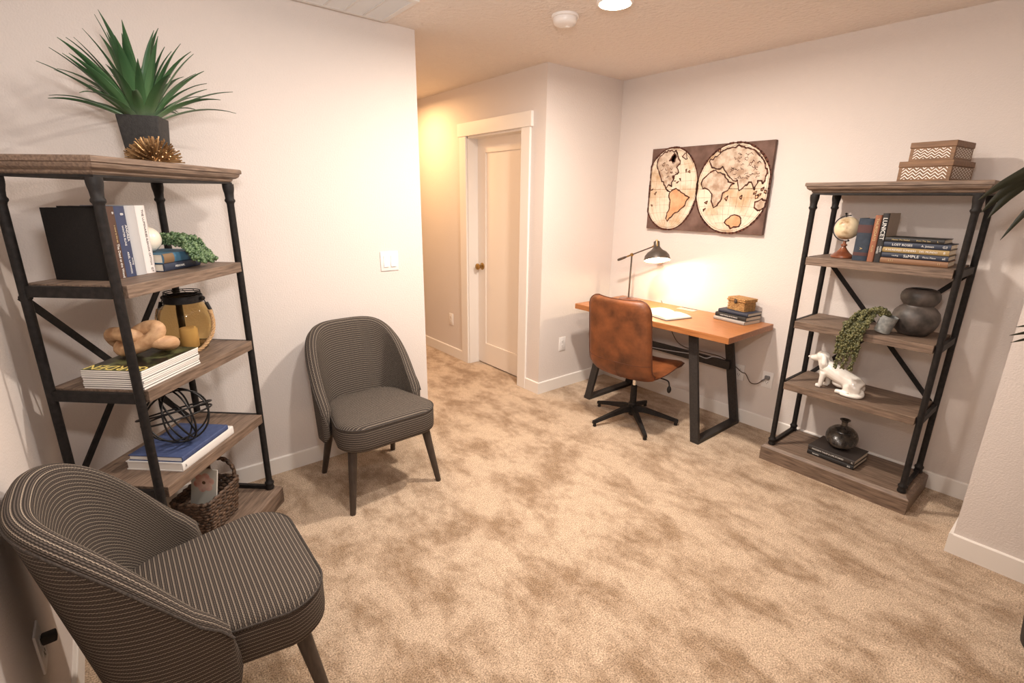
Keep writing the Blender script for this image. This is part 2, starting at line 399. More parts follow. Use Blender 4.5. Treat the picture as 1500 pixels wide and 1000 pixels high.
outlet((XD, 1.553, .366), (-1, 0, 0), 'white outlet on desk wall partly behind the right desk leg, cord passing across it')
outlet((XW, 4.108, .38), (-1, 0, 0), 'white outlet on the hall wall left of the white door')
outlet((2.842, YR, .386), (0, -1, 0), 'white outlet on the short return wall left of the desk')
outlet((X0, 1.53, .42), (1, 0, 0), 'white outlet behind the near striped chair holding a black plug')
pl = thing('black_plug', 'small black plug pushed into the outlet behind the near striped chair', 'plug', (X0+.0083, 1.53, .4395))
B().box((0, -.013, -.012), (.03, .013, .012), .004).build('plug_body', M['slot'], pl)
# double rocker switch
sw = thing('light_switch', 'white double rocker light switch on the wall above the striped chair', 'switch', (1.3345, YL, 1.172)); m, _ = plate_basis(0, (0, -1, 0))
B().box((-.058, -.0585, 0), (.058, .0585, .006), .002, m).build('cover_plate', M['plastic'], sw)
for s in (-1, 1):
    q = B().prism([(-.0165, .006), (.0335, .0065), (.0335, .0085), (0, .008), (-.0335, .0125), (-.0335, .006)], -.0165, .0165, m @ Matrix.Translation((s*.0235, 0, 0)) @ basis((0, 1, 0), (0, 0, 1), (1, 0, 0)))
    q.build('rocker', M['plastic'], sw, smooth=0)

# ceiling lamp (flush disc)
cl = thing('ceiling_light', 'lit round flush ceiling light near the smoke detector', 'light', (2.01, 1.73, H))
B().lathe([(.0, 0), (.083, 0), (.085, -.003), (.085, -.04), (.082, -.045), (.074, -.047), (.074, -.044), (0, -.044)], 40).build('trim_ring', M['plastic'], cl)
B().lathe([(0, -.0445), (.0735, -.0445), (.0735, -.0465), (.06, -.052), (.03, -.056), (0, -.057)], 40).build('diffuser', M['lampdisc'], cl)
# smoke detector
sd = thing('smoke_detector', 'white round smoke detector on the ceiling left of the lit lamp', 'smoke detector', (2.045, 2.09, H))
B().lathe([(0, 0), (.07, 0), (.071, -.004), (.071, -.012), (.066, -.014), (0, -.014)], 36).build('base_ring', M['plastic'], sd)
B().lathe([(0, -.014), (.062, -.014), (.063, -.018), (.060, -.034), (.054, -.042), (.04, -.046), (.02, -.047), (0, -.047)], 36).build('housing', M['plastic'], sd)
q = B(); q.lathe([(0, -.0465), (.012, -.0465), (.012, -.05), (.009, -.051), (0, -.051)], 20, Matrix.Translation((.02, 0, 0))); q.build('test_button', M['plastic'], sd)
# return air grille
vt = thing('ceiling_vent', 'white return air grille on the ceiling above the left wall', 'vent', (.0, 0, H))
vx0, vx1, vy0, vy1 = .60, 1.37, 2.40, 2.785
q = B(); fwid = .028
q.box((vx0, vy0, -.012), (vx1, vy0+fwid, 0), .002); q.box((vx0, vy1-fwid, -.012), (vx1, vy1, 0), .002); q.box((vx0, vy0+fwid, -.012), (vx0+fwid, vy1-fwid, 0), .002); q.box((vx1-fwid, vy0+fwid, -.012), (vx1, vy1-fwid, 0), .002)
q.build('frame', M['ventwhite'], vt, smooth=0)
nb = 7; pw = (vx1-vx0-2*fwid)/nb
for i in range(1, nb):
    B().box((vx0+fwid+i*pw-.005, vy0+fwid, -.011), (vx0+fwid+i*pw+.005, vy1-fwid, -.001)).build('divider', M['ventwhite'], vt, smooth=0)
q = B(); ns = 30
for i in range(ns):
    y = vy0+fwid+(i+.5)*(vy1-vy0-2*fwid)/ns
    q.box((vx0+fwid, -.0008, -.006), (vx1-fwid, .0008, .006), 0, Matrix.Translation((0, y, -.005)) @ Matrix.Rotation(R(38), 4, 'X'))
tag(q.build('louvres', M['ventwhite'], vt, smooth=0), kind='stuff')

# ------------------------------------------------------------------ wall map
def mapart():
    W_, H_ = .915, .59
    o = thing('map_canvas', 'unframed antique world map canvas hanging on the wall above the desk', 'wall art', (XD-.0015, 1.983, 1.632))
    m = basis((0, -1, 0), (0, 0, 1), (-1, 0, 0), (0, 0, 0))
    B().box((-W_/2, -H_/2, 0), (W_/2, H_/2, .03), .002, m).build('canvas', pm('map_brown_ground', (.075, .035, .022), (.19, .11, .085), scale=9, rough=.75, detail=9, lo=.3, hi=.7), o, smooth=0)
    cream = pm('map_parchment', (.50, .31, .16), (.74, .63, .49), scale=7, rough=.75, detail=6, lo=.30, hi=.55)
    land = pm('map_land_tint', (.36, .24, .16), (.62, .50, .39), scale=22, rough=.75, detail=7, lo=.35, hi=.6)
    tan = pm('map_orange_tint', (.55, .26, .12), (.66, .40, .22), scale=14, rough=.75, detail=6)
    ink = pm('map_sepia_ink', (.055, .015, .010), (.13, .04, .02), scale=20, rough=.8)
    faint = pm('map_faint_ink', (.36, .22, .13), rough=.8)
    rad = .268; cx = (-.226, .226); SX = .84   # hemispheres, slightly narrow so that they fit the canvas
    RXS, ry = (.225, .262), .297; cx = (-.2725, .2075)
    clx = lambda x: max(-.4565, min(.4565, x)); cly = lambda y: max(-.294, min(.294, y))
    def clip(x, y, h):
        rx = RXS[h]; dx, dy = (x-cx[h])/rx, (y)/ry; r = math.hypot(dx, dy)
        if r > .985: dx, dy = dx/r*.985, dy/r*.985
        return clx(cx[h]+dx*rx), cly(dy*ry)
    def flat(poly, z, mt, nm, par):
        b = B(); b.prism(poly, z, z+.0004, m); return b.build(nm, mt, par, smooth=0)
    def stroke(pts, wd, z, nm, mt, par, closed=True, jit=0):
        b = B(); n = len(pts)
        P = [Vector((clx(x+rng.uniform(-jit, jit)), cly(y+rng.uniform(-jit, jit)))) for x, y in pts]
        for i in range(n if closed else n-1):
            a, c = P[i], P[(i+1) % n]; dd = c-a
            if dd.length < 1e-5: continue
            dd.normalize(); nn = Vector((-dd.y, dd.x))*wd*rng.uniform(.7, 1.35)*.5; a2, c2 = a-dd*wd*.3, c+dd*wd*.3
            vsx = [b.bm.verts.new(m @ Vector((p.x, p.y, z))) for p in (a2+nn, a2-nn, c2-nn, c2+nn)]
            b.bm.faces.new(vsx)
        bmesh.ops.recalc_face_normals(b.bm, faces=b.bm.faces)
        return b.build(nm, mt, par, smooth=0, recalc=False)
    NSEG = 64
    hs = []
    for h in (0, 1):
        rx = RXS[h]
        poly = [(clx(cx[h]+rx*math.cos(2*PI*i/NSEG)), cly(ry*math.sin(2*PI*i/NSEG))) for i in range(NSEG)]
        hemi = flat(poly, .0301+.0003*h, cream, 'hemisphere_print', o); hs.append(hemi)
        stroke(poly, .012, .0312, 'rim_line', ink, hemi)
        stroke([(cx[h]+(x-cx[h])*.95, y*.95) for x, y in poly], .0018, .0310, 'rim_line', ink, hemi)
        for k in range(-4, 5):      # meridians and parallels
            pts = [(cx[h]+rx*.95*(k/5)*math.cos(t), ry*.95*math.sin(t)) for t in [(-PI/2)+PI*i/24 for i in range(25)]]
            stroke(pts, .0013, .0308, 'meridian', faint, hemi, False)
            y = ry*.95*k/5; hw = math.sqrt(max(0, 1-(k/5)**2))*rx*.95
            cv = .02*k/5
            stroke([(cx[h]+hw*s, y+cv*s*s*1.2) for s in [i/12-1 for i in range(25)]], .0013 if k else .003, .0308, 'parallel', faint, hemi, False)
    def detail(poly):
        out = []
        n = len(poly)
        for i in range(n):
            a, c = poly[i], poly[(i+1) % n]
            k = max(1, int(math.hypot(a[0]-c[0], a[1]-c[1])/.06))
            for j in range(k):
                s = j/k; out.append((a[0]+(c[0]-a[0])*s+rng.uniform(-.022, .022), a[1]+(c[1]-a[1])*s+rng.uniform(-.022, .022)))
        return out
    def cont(h, poly, mt=land, wd=.0085):
        rx = RXS[h]; p = [clip(cx[h]+x*rx, y*ry, h) for x, y in detail(poly)]
        c = flat(p, .0314, mt, 'continent_print', hs[h]); stroke(p, wd, .0320, 'coast_line', ink, hs[h], True, .0025)
    # north and south america (left hemisphere, unit coordinates)
    cont(0, [(-.50, .42), (-.62, .60), (-.52, .80), (-.20, .93), (.10, .90), (.22, .72), (.30, .62), (.18, .52), (.26, .42), (.12, .30), (.02, .16), (.06, .05), (-.06, .10), (-.14, .02), (-.02, -.06), (-.10, -.02), (-.26, .12), (-.40, .26)])
    cont(0, [(-.02, -.08), (.22, .02), (.42, -.06), (.72, -.20), (.62, -.36), (.46, -.48), (.22, -.60), (.00, -.76), (-.06, -.70), (.04, -.46), (.02, -.28)], tan)
    cont(0, [(.02, .62), (.14, .78), (.02, .84), (-.10, .70)], land, .008)
    cont(0, [(.34, .78), (.52, .70), (.46, .88)], land, .006)
    for (a, c) in ((.02, .30), (.12, .20), (.22, .16), (.30, .24), (-.60, -.1), (-.7, -.4), (.5, .45), (.62, .40), (-.75, .0)):
        cont(0, [(a, c), (a+.06, c+.015), (a+.05, c-.03)], tan, .005)
    # africa / eurasia / australia / southern land (right hemisphere)
    cont(1, [(-.76, .30), (-.56, .42), (-.34, .36), (-.22, .30), (-.10, .16), (.04, .14), (-.10, -.02), (-.22, -.12), (-.26, -.28), (-.42, -.44), (-.50, -.30), (-.52, -.12), (-.60, -.02), (-.80, .02), (-.88, .16)])
    cont(1, [(-.62, .50), (-.72, .62), (-.50, .72), (-.30, .88), (.05, .92), (.40, .84), (.70, .62), (.88, .34), (.80, .12), (.68, .18), (.60, -.02), (.52, .16), (.34, .06), (.22, -.06), (.14, .18), (-.04, .20), (-.18, .36), (-.30, .48), (-.44, .44)])
    cont(1, [(.66, -.30), (.80, -.22), (.95, -.26), (.93, -.44), (.74, -.44), (.66, -.40)])
    cont(1, [(.02, -.62), (.22, -.58), (.38, -.66), (.34, -.82), (.12, -.86), (-.06, -.76)], tan, .009)
    for (a, c) in ((-.14, -.20), (.60, -.08), (.72, -.12), (.78, .0), (.66, -.16), (-.66, .8), (-.5, .86), (.25, -.18), (-.7, -.3), (-.75, -.45), (.84, -.06)):
        cont(1, [(a, c), (a+.07, c+.02), (a+.05, c-.05), (a+.01, c-.03)], tan, .006)
    # scratchy inland rivers
    for h, n_ in ((0, 16), (1, 40)):
        for i in range(n_):
            x = rng.uniform(-.1, .7) if h else rng.uniform(-.45, .15); y = rng.uniform(.2, .75)
            rx = RXS[h]; pts = [clip(cx[h]+(x+.03*j)*rx, (y+rng.uniform(-.03, .03))*ry, h) for j in range(4)]
            stroke(pts,   .0032, .0324, 'river_line', ink, hs[h], False)
mapart()

# ------------------------------------------------------------------ bookshelves
def make_shelf(label, loc, rotz):
    o = thing('bookshelf', label, 'bookshelf', loc, rotz, 'industrial bookshelves')
    wm, im = M['shelfwood'], M['iron']
    # plinth
    b = B(); hw, hd = .375, .20
    b.loft([[(sx*(hw-i), sy*(hd-i), z) for sx, sy in ((-1, -1), (1, -1), (1, 1), (-1, 1))] for i, z in ((0, 0), (0, .082), (.004, .088), (.012, .094), (.016, .10))])
    b.build('plinth', wm, o, smooth=30)
    # moulded top
    b = B()
    b.loft([[(sx*(hw-i), sy*(hd-i), z) for sx, sy in ((-1, -1), (1, -1), (1, 1), (-1, 1))] for i, z in ((.034, 1.597), (.028, 1.603), (.027, 1.609), (.018, 1.612), (.010, 1.618), (.006, 1.626), (.006, 1.630), (0, 1.633), (0, 1.646), (.003, 1.650))])
    b.build('top_board', wm, o, smooth=25)
    B().box((-.345, -.17, 1.590), (.345, .17, 1.597)).build('top_rail', im, o, smooth=0)
    for z in (.52, .895, 1.258):
        B().box((-.315, -.178, z-.042), (.315, .172, z), .0015).build('shelf_board', wm, o, smooth=0)
    px, pf, pb = .332, -.158, .158
    for sx in (-1, 1):
        for y in (pf, pb):
            p = B(); mt = Matrix.Translation((sx*px, y, 0))
            p.lathe([(0, .1), (.0185, .1), (.0205, .105), (.0205, .112), (.0185, .116), (.0185, .126), (.0215, .131), (.0215, .139), (.016, .144), (.0145, .16), (.0145, 1.505), (.016, 1.512), (.0205, 1.518), (.0205, 1.524), (.017, 1.53), (.0185, 1.55), (.0215, 1.565), (.0225, 1.575), (.0225, 1.590), (0, 1.590)], 20, mt)
            p.build('post', im, o, smooth=50)
        for z in (.52, .895, 1.258):
            B().box((sx*px-.008, pf+.012, z-.040), (sx*px+.008, pb-.012, z-.004)).build('side_bar', im, o, smooth=0)
        B().box((sx*px-.009, pf+.016, .102), (sx*px+.009, pb-.016, .120)).build('foot_bar', im, o, smooth=0)
        for z in (1.215, .50):
            B().lathe([(0, -.0195), (.007, -.0195), (.008, -.017), (.008, .017), (.007, .0195), (0, .0195)], 12, Matrix.Translation((sx*px, pb, z)) @ Matrix.Rotation(PI/2, 4, 'X') ).build('bolt', im, o)
    B().bar((-px+.012, pb+.022, .485), (px-.012, pb+.022, 1.215), .008, .024, (1, 0, 0)).build('cross_brace', im, o, smooth=0)
    B().bar((px-.012, pb+.030, .485), (-px+.012, pb+.030, 1.215), .008, .024, (1, 0, 0)).build('cross_brace', im, o, smooth=0)
    return o
RX, RY = 3.178, .78
LX, LY, LT = .115, 2.354, .833
shR = make_shelf('wood and black iron bookshelf standing right of the desk with two chevron boxes on top', (RX, RY, 0), -PI/2)
shL = copy_tree(shR); shL.location = (LX, LY, 0); shL.rotation_euler.z = LT
shL['label'] = 'wood and black iron bookshelf set across the left corner with a potted agave on top'
def wR(x, y, z): return (RX+y, RY-x, z)
def wL(x, y, z):
    c, s = math.cos(LT), math.sin(LT); return (LX+c*x-s*y, LY+s*x+c*y, z)
RA, LA = -PI/2, LT

# ------------------------------------------------------------------ books
def book(name, label, group, loc, rotz, L_, D_, T_, cover, pages='pages', stand=False, texts=(), bands=(), cat='book', board=.003, round_spine=True):
    """lying: spine along x facing -y, thickness z.  standing: spine vertical facing -y."""
    o = thing(name, label, cat, loc, rotz, group)
    m = Matrix()
    if stand: m = Matrix.Translation((0, 0, L_/2)) @ basis((0, 0, -1), (0, 1, 0), (1, 0, 0)) @ Matrix.Translation((0, 0, -T_/2))
    h = D_/2; e = .003
    c = B()
    # cover: boards and a spine with slight round
    rs = min(.004, T_*.2) if round_spine else .0005
    prof = [(h, 0), (-h+.002, 0)]
    k = 6
    for i in range(k+1):
        a = PI*i/k; prof.append((-h-rs*math.sin(a)+.002*(1-math.sin(a)), T_/2-(T_/2)*math.cos(a)))
    prof = [(h, 0)]+[(-h+.002-(rs+.002)*math.sin(PI*i/k), T_/2-T_/2*math.cos(PI*i/k)) for i in range(k+1)]+[(h, T_), (h, T_-board), (-h+board+.001, T_-board), (-h+board+.001, board), (h, board)]
    c.loft([[(x, y, z) for y, z in prof] for x in (-L_/2, L_/2)], mat=m)
    cv = c.build('cover', cover, o, smooth=30)
    B().box((-L_/2+e, -h+board+.001, board), (L_/2-e, h-e, T_-board), 0, m).build('page_block', M[pages], o, smooth=0)
    ys = -h-rs-.0006-(.0016 if bands else 0)
    for (x0, x1, bm_) in bands:
        q = B(); pr = [(-h+.0015-(rs+.002)*math.sin(PI*i/k), T_/2-(T_/2+.0002)*math.cos(PI*i/k)) for i in range(k+1)]+[(-h+.0022-(rs+.0005)*math.sin(PI*i/k), T_/2-(T_/2-.0006)*math.cos(PI*i/k)) for i in range(k, -1, -1)]
        q.loft([[(x, y-.0012*math.sin(PI*min(1,max(0,z/T_))), z) for y, z in pr] for x in (x0, x1)], mat=m); q.build('spine_band', bm_, cv, smooth=30)
    for (s, x, dz, size, mt, *sx) in texts:
        text(s, size, mt, cv, m @ basis((1, 0, 0), (0, 0, 1), (0, -1, 0), (x, ys, T_/2+dz)), sx=sx[0] if sx else 1)
    return o

# right shelf: standing books and the stack
zS = 1.258
navy = colmat('navy_cloth', (.016, .026, .042), .7, (.026, .038, .058)); redb = colmat('dull_red_label', (.075, .028, .026), .7)
G1 = 'standing books on the right bookshelf'
book('book', 'thick navy cloth book with dull red bands, beside the globe', G1, wR(-.083, -.04, zS), RA, .215, .15, .066, navy, stand=True, bands=((-.075, -.035, redb), (.065, .082, redb)), texts=(('A', .045, 0, .018, M['gold']),))
book('book', 'slim copper brown book between the thick navy book and the black spine', G1, wR(-.033, -.045, zS), RA, .232, .15, .028, colmat('copper_cloth', (.27, .10, .05)), stand=True, texts=(('THURSDAYS', -.045, 0, .017, M['gold'], 1.2), ('ALLEN', .05, 0, .012, M['gold'])))
book('book', 'tall book with black spine and beige cover, large white spine lettering', G1, wR(-.002, -.03, zS), RA, .243, .18, .029, colmat('beige_jacket', (.46, .37, .29), .6), stand=True,
     bands=((-.1214, .1214, M['c_black_spine'] if 'c_black_spine' in M else colmat('black_spine', (.018, .016, .016))),), texts=(('LUNICET', -.045, .0, .026, M['whiteink'], 1.05), ('AILEN', .055, .006, .011, M['whiteink']), ('NANDI', .06, -.006, .011, M['whiteink'])))
G2 = 'stacked books on the right bookshelf'
stack = [('brown leather book at the bottom of the stack beside the globe books', .268, .0275, colmat('tan_leather_cover', (.24, .12, .06)), (('I I I', -.09, 0, .015, M['gold']), ('I I', .1, 0, .013, M['gold']))),
         ('navy book with bold white title, second from the bottom of the shelf stack', .262, .025, colmat('dark_navy_jacket', (.02, .025, .045)), (('reading', -.075, 0, .009, M['whiteink']), ('SaMPLE', -.01, 0, .018, M['whiteink'], 1.1), ('Photo Plates', .06, 0, .010, M['whiteink']), ('aE', .115, 0, .014, M['whiteink']))),
         ('mustard yellow book in the middle of the shelf stack', .264, .026, colmat('mustard_jacket', (.34, .23, .09)), (('A HUNDRED SUMMERS', -.055, 0, .012, M['whiteink']), ('DEL MUNDO', .055, 0, .012, M['whiteink']), ('B', .115, 0, .014, M['whiteink']))),
         ('dark blue book with white lettering, second from the top of the shelf stack', .262, .026, colmat('ink_blue_jacket', (.022, .03, .055)), (('LOST ROSES', -.055, 0, .015, M['whiteink']), ('A. Jensen', .045, 0, .013, M['whiteink']), ('G3', .11, 0, .015, M['whiteink']))),
         ('black book with thin gold script on top of the shelf stack', .238, .022, colmat('black_jacket', (.018, .016, .015)), (('House The Nobel', -.05, 0, .010, M['gold']), ('from The Sea', .04, 0, .010, M['gold']), ('L', .095, 0, .011, M['gold'])))]
z = zS
for i, (lb, L_, T_, cv, tx) in enumerate(stack):
    book('book', lb, G2, wR(.142-(.012 if i == 4 else 0)+rng.uniform(-.002, .002), -.035+rng.uniform(-.003, .003), z), RA+R(rng.uniform(-1, 1)), L_, .165, T_, cv, texts=tx); z += T_+.0005
# books under the small black vase
G3 = 'dark books on the base of the right bookshelf'
zb = .1
book('book', 'black book with white spine lettering, lower of the two under the ribbed vase', G3, wR(-.02, -.008, zb), RA+R(-3), .245, .20, .026, colmat('black_jacket', (.018, .016, .015)), texts=(('RECIPES', -.075, 0, .010, M['whiteink']), ('SO', .10, 0, .013, M['whiteink'])))
book('book', 'charcoal book with a brown sheen directly under the ribbed vase', G3, wR(-.02, -.008, zb+.0265), RA+R(-3), .245, .20, .03, colmat('charcoal_jacket', (.035, .028, .025), .4), texts=(('MODERN TALES & LIFE STORIES', -.015, 0, .0125, M['whiteink'], .95), ('IL', .112, 0, .012, M['whiteink'])))

# left shelf books
G4 = 'standing books on the left bookshelf'
M['c_black_linen'] = pm('black_linen', (.010, .009, .008), (.016, .013, .012), scale=300, rough=.8, spec=.15); blk = M['c_black_linen']
xs = -.232
def sb(lb, T_, L_, D_, mt, ydx=0, **kw):
    global xs
    o = book('book', lb, G4, wL(xs+T_/2, -.045+D_/2-.0+ydx, zS), LA, L_, D_, T_, mt, stand=True, **kw); xs += T_+.0006; return o
sb('wide plain black book at the left end of the standing row, facing the near wall', .024, .238, .185, blk)
sb('second wide black book in the left bookshelf row, slightly taller', .02, .243, .15, blk)
sb('brown book with white spine lettering beside the black books', .034, .243, .16, colmat('brown_jacket', (.075, .035, .022)), texts=(('*', -.10, 0, .02, M['whiteink']), ('The Dead at the Wood', .062, 0, .0135, M['whiteink'], .9), ('a novel by the sea', -.03, .002, .008, M['gold'])))
sb('blue book with two lines of white spine lettering in the left row', .045, .243, .16, colmat('royal_blue_jacket', (.035, .046, .10)), texts=(('8', -.095, 0, .018, M['whiteink']), ('ANDREA', -.03, .009, .013, M['whiteink'], 1.1), ('WINTER RUNS', -.022, -.006, .0105, M['whiteink'], 1.0), ('ARIEL LAWHON', .072, -.004, .0105, M['whiteink']), ('writing', .068, .01, .009, M['whiteink'])))
sb('plain silver grey book in the left row', .047, .245, .16, colmat('silver_jacket', (.44, .43, .43), .4))
sb('white book with dark spine lettering at the right end of the left row', .045, .245, .155, colmat('white_jacket', (.70, .63, .60), .5), texts=(('THE LUMINARIES', -.058, 0, .0125, M['blackink'], 1.05), ('ELEANOR CATTON', .044, 0, .0112, M['blackink'], 1.0), ('GT', .110, 0, .014, M['blackink'])))
G5 = 'books lying beside the white book on the left bookshelf'
xe = xs
book('book', 'dark navy book lying at the bottom beside the standing white book', G5, wL(xe+.105, .0, zS), LA, .205, .15, .030, colmat('ink_blue_jacket', (.022, .03, .055)), texts=(('PERSONAL', -.02, 0, .011, M['whiteink']),))
teal = colmat('teal_jacket', (.05, .14, .22))
book('book', 'teal blue book with tan spine end under the cream sphere', G5, wL(xe+.105, .0, zS+.0305), LA, .20, .15, .036, teal, bands=((-.0995, -.045, colmat('tan_band', (.20, .12, .06))),))
sp = thing('cream_sphere', 'cream ceramic sphere resting on the teal book on the left bookshelf', 'ornament', wL(xe+.052, .015, zS+.067))
B().ball((0, 0, .0495), .05, 4).build('sphere_body', M['cream'], sp)
sp2 = B().lathe([(.0, 0), (.012, 0), (.0125, .002), (.010, .003), (0, .003)], 20).build('foot_ring', M['cream'], sp)

# magazines
GM = 'white spined magazines on the left bookshelf'
z = .895
for i in range(9):
    t_ = .0072
    dx, dy = rng.uniform(-.004, .004), rng.uniform(-.003, .003)
    top = i == 8
    o = thing('magazine', ('glossy garden magazine with yellow masthead on top of the magazine stack' if top else 'white spined magazine under the garden magazine, number %s from the bottom of its stack' % ['one', 'two', 'three', 'four', 'five', 'six', 'seven', 'eight'][i]), 'magazine', wL(-.165+dx, -.052+dy, z), LA+R(rng.uniform(-.8, .8)), GM)
    B().box((-.145, -.107, .0007), (.145, .1065, t_-.0007), .0004).build('page_block', M['pageswhite'], o, smooth=0)
    c = B(); c.box((-.1455, -.1078, 0), (.1455, .107, .0008)); c.box((-.1455, -.1078, t_-.0006), (.1455, .107, t_))
    sp_ = B().box((-.1455, -.1088, .0010), (.1455, -.1074, t_-.0002))
    cv = c.build('cover', colmat('dark_cover_print', (.10, .09, .08)) if not top else pm('garden_cover_print', (.015, .013, .010), (.11, .12, .05), scale=16, rough=.3, detail=8, lo=.45, hi=.62), o, smooth=0)
    sp_.build('spine', M['pageswhite'], o, smooth=0)
    if top:
        text('GARDEN', .062, colmat('yellow_print', (.70, .55, .16)), cv, basis((0, 1, 0), (-1, 0, 0), (0, 0, 1), (-.115, .0, t_+.0004)), sx=.86)
    z += t_+.0004
zmag = z
# coffee table books on third shelf
book('book', 'large white coffee table book under the blue one', 'coffee table books under the wire orb', wL(-.048, -.05, .52), LA, .325, .225, .036, colmat('white_board', (.74, .71, .68), .4), pages='pageswhite', board=.004, round_spine=False, texts=(('&', -.145, 0, .016, colmat('grey_print', (.25, .24, .23))),))
bl = book('book', 'blue cloth coffee table book holding the black wire orb', 'coffee table books under the wire orb', wL(-.062, -.055, .5565), LA, .285, .215, .022, colmat('blue_cloth', (.040, .060, .15), .7, (.055, .08, .18)), pages='pageswhite', board=.003, round_spine=False)
# desk books
GD = 'small stack of books on the desk'
dz = .765
dcx, dcy = 3.285, 1.565
book('book', 'pale grey book at the bottom of the desk stack', GD, (dcx-.005, dcy, dz), -PI/2-R(8), .235, .175, .022, colmat('pale_grey_cover', (.36, .32, .29)))
book('book', 'black book with white spine lettering in the middle of the desk stack', GD, (dcx+.005, dcy, dz+.0225), -PI/2-R(7), .23, .17, .027, colmat('black_jacket', (.018, .016, .015)), texts=(('EVERYTHING IN ITS PLACE', -.01, 0, .011, M['whiteink']),))
book('book', 'navy book on top of the desk stack under the wicker box', GD, (dcx+.018, dcy-.003, dz+.050), -PI/2-R(6), .218, .16, .022, colmat('slate_navy', (.03, .035, .055)))

# ------------------------------------------------------------------ striped accent chairs
def fabric_uv(o, fn):
    me = o.data; uv = me.uv_layers.new(name='UVMap')
    return me, uv
def make_chair(label, loc, rotz):
    o = thing('accent_chair', label, 'chair', loc, rotz, 'striped accent chairs')
    # --- shell
    A, Bk, n = .282, .235, 2.7
    PM = R(97); NP = 56
    def plan(phi, z, off):
        f = (z-.30)/.56
        a = A-off+.012*f; b_ = Bk-off*1.0
        s, c = math.sin(phi), math.cos(phi)
        x = a*math.copysign(abs(s)**(2/n), s); y = b_*math.copysign(abs(c)**(2/n), c)
        lean = .10*f*max(0, min(1, (y/b_+.1)/1.1)) if b_ > 0 else 0
        return x, y+.02+lean
    def ztop(phi):
        s = abs(phi)/PM
        return .455+.42*(1-s**3.1)
    def zbot(phi):
        s = abs(phi)/PM; return .295+.02*s**4
    rows_o, K = [], 12
    bm = bmesh.new(); uvl = bm.loops.layers.uv.new('UVMap')
    cols = []
    ext = [-1+.0, ]
    params = [(-1+2*i/NP) for i in range(NP+1)]
    th = .052
    arc = [0]
    for i, p in enumerate(params):
        s = abs(p); # end rounding
        e = max(0, (s-.955)/.045); k = math.sqrt(max(.0, 1-e*e)) if e < 1 else .0
        k = max(k, .06)
        phi = p*PM; zt, zb = ztop(phi), zbot(phi)
        zt2 = zt-.06*(e**3); zb2 = zb+.035*e**3
        col = []
        o0, o1 = th*.5*(1-k), th*.5+th*.5*k
        NZ = 14
        for j in range(NZ+1):           # outer, bottom to top
            z = zb2+(zt2-.02-zb2)*j/NZ
            col.append((*plan(phi, z, o0), z, z+.004))
        for j in range(1, 8):           # rounded rim
            a = PI*j/8; z = zt2-.02+.022*math.sin(a); off = o0+(o1-o0)*(1-math.cos(a))/2
            col.append((*plan(phi, z, off), z, 3.0))
        for j in range(NZ+1):           # inner, top to bottom
            z = zt2-.02+(zb2+.05-zt2+.02)*j/NZ
            col.append((*plan(phi, z, o1), z, 1.07+zt2-.02-z))
        cols.append([(bm.verts.new(c[:3]), c[3]) for c in col])
        if i:
            a0, a1 = cols[-2][4][0].co, cols[-1][4][0].co
            arc.append(arc[-1]+(a1-a0).length)
    m_ = len(cols[0])
    for i in range(NP):
        for j in range(m_):
            q = [(i, j), (i+1, j), (i+1, (j+1) % m_), (i, (j+1) % m_)]
            f = bm.faces.new([cols[a][b_][0] for a, b_ in q])
            rim = all(14 <= b_ <= 22 for a, b_ in q)
            for lp, (a, b_) in zip(f.loops, q): lp[uvl].uv = (arc[a], 1.07-.0072*(22-b_)) if rim else (arc[a], cols[a][b_][1])
    for c in (cols[0], cols[-1]):
        f = bm.faces.new([v for v, _ in c])
        for lp, (v, t_) in zip(f.loops, c): lp[uvl].uv = (v.co.y, v.co.z)
    bmesh.ops.recalc_face_normals(bm, faces=bm.faces)
    bb = B(); bb.bm.free(); bb.bm = bm
    shell = bb.build('backrest', M['fabric'], o, smooth=60, recalc=False)
    # piping along the rim (outer edge)
    pts = [Vector((*plan(p*PM, ztop(p*PM)-.021, -.001), ztop(p*PM)-.019)) for p in [(-.97+1.94*i/60) for i in range(61)]]
    B().tube(pts, .0035, 6).build('piping', M['fabricpiping'], shell, smooth=60)
    # --- seat cushion
    def outline(sc=1, inset=0):
        wf, wb, yf, yb, rf, rb = .268, .225, -.262, .215, .115, .14
        wf, wb, yf, yb = wf-inset, wb-inset, yf+inset, yb-inset; rf, rb = max(.02, rf-inset), max(.02, rb-inset)
        P = []
        for (cx_, cy_, r_, a0) in ((wf-rf, yf+rf, rf, -90), (wb-rb, yb-rb, rb, 0), (-wb+rb, yb-rb, rb, 90), (-wf+rf, yf+rf, rf, 180)):
            for i in range(9):
                a = R(a0+90*i/8); P.append((cx_+r_*math.cos(a), cy_+r_*math.sin(a)))
        # bow the front edge
        out = []
        for i, (x, y) in enumerate(P):
            if y < 0: y -= .012*(1-(x/wf)**2)
            out.append((x, y))
        return out
    rings = [(.045, .330), (.012, .332), (.002, .342), (0, .36), (.0, .40), (.0, .438), (.004, .455), (.014, .467), (.035, .474), (.075, .480), (.13, .484), (.18, .486)]
    bm = bmesh.new(); uvl = bm.loops.layers.uv.new('UVMap'); VR = []
    for ins, z in rings: VR.append([bm.verts.new((x, y, z)) for x, y in outline(1, ins)])
    n_ = len(VR[0]); per = [0]
    for i in range(n_): per.append(per[-1]+(VR[4][i].co-VR[4][(i+1) % n_].co).length)
    for r in range(len(VR)-1):
        side = rings[r+1][0] < .01 or r < 4
        for i in range(n_):
            j = (i+1) % n_
            f = bm.faces.new((VR[r][i], VR[r][j], VR[r+1][j], VR[r+1][i]))
            for lp, pi_ in zip(f.loops, (i, i+1, i+1, i)):
                lp[uvl].uv = (per[pi_], lp.vert.co.z) if side else (lp.vert.co.x, lp.vert.co.y)
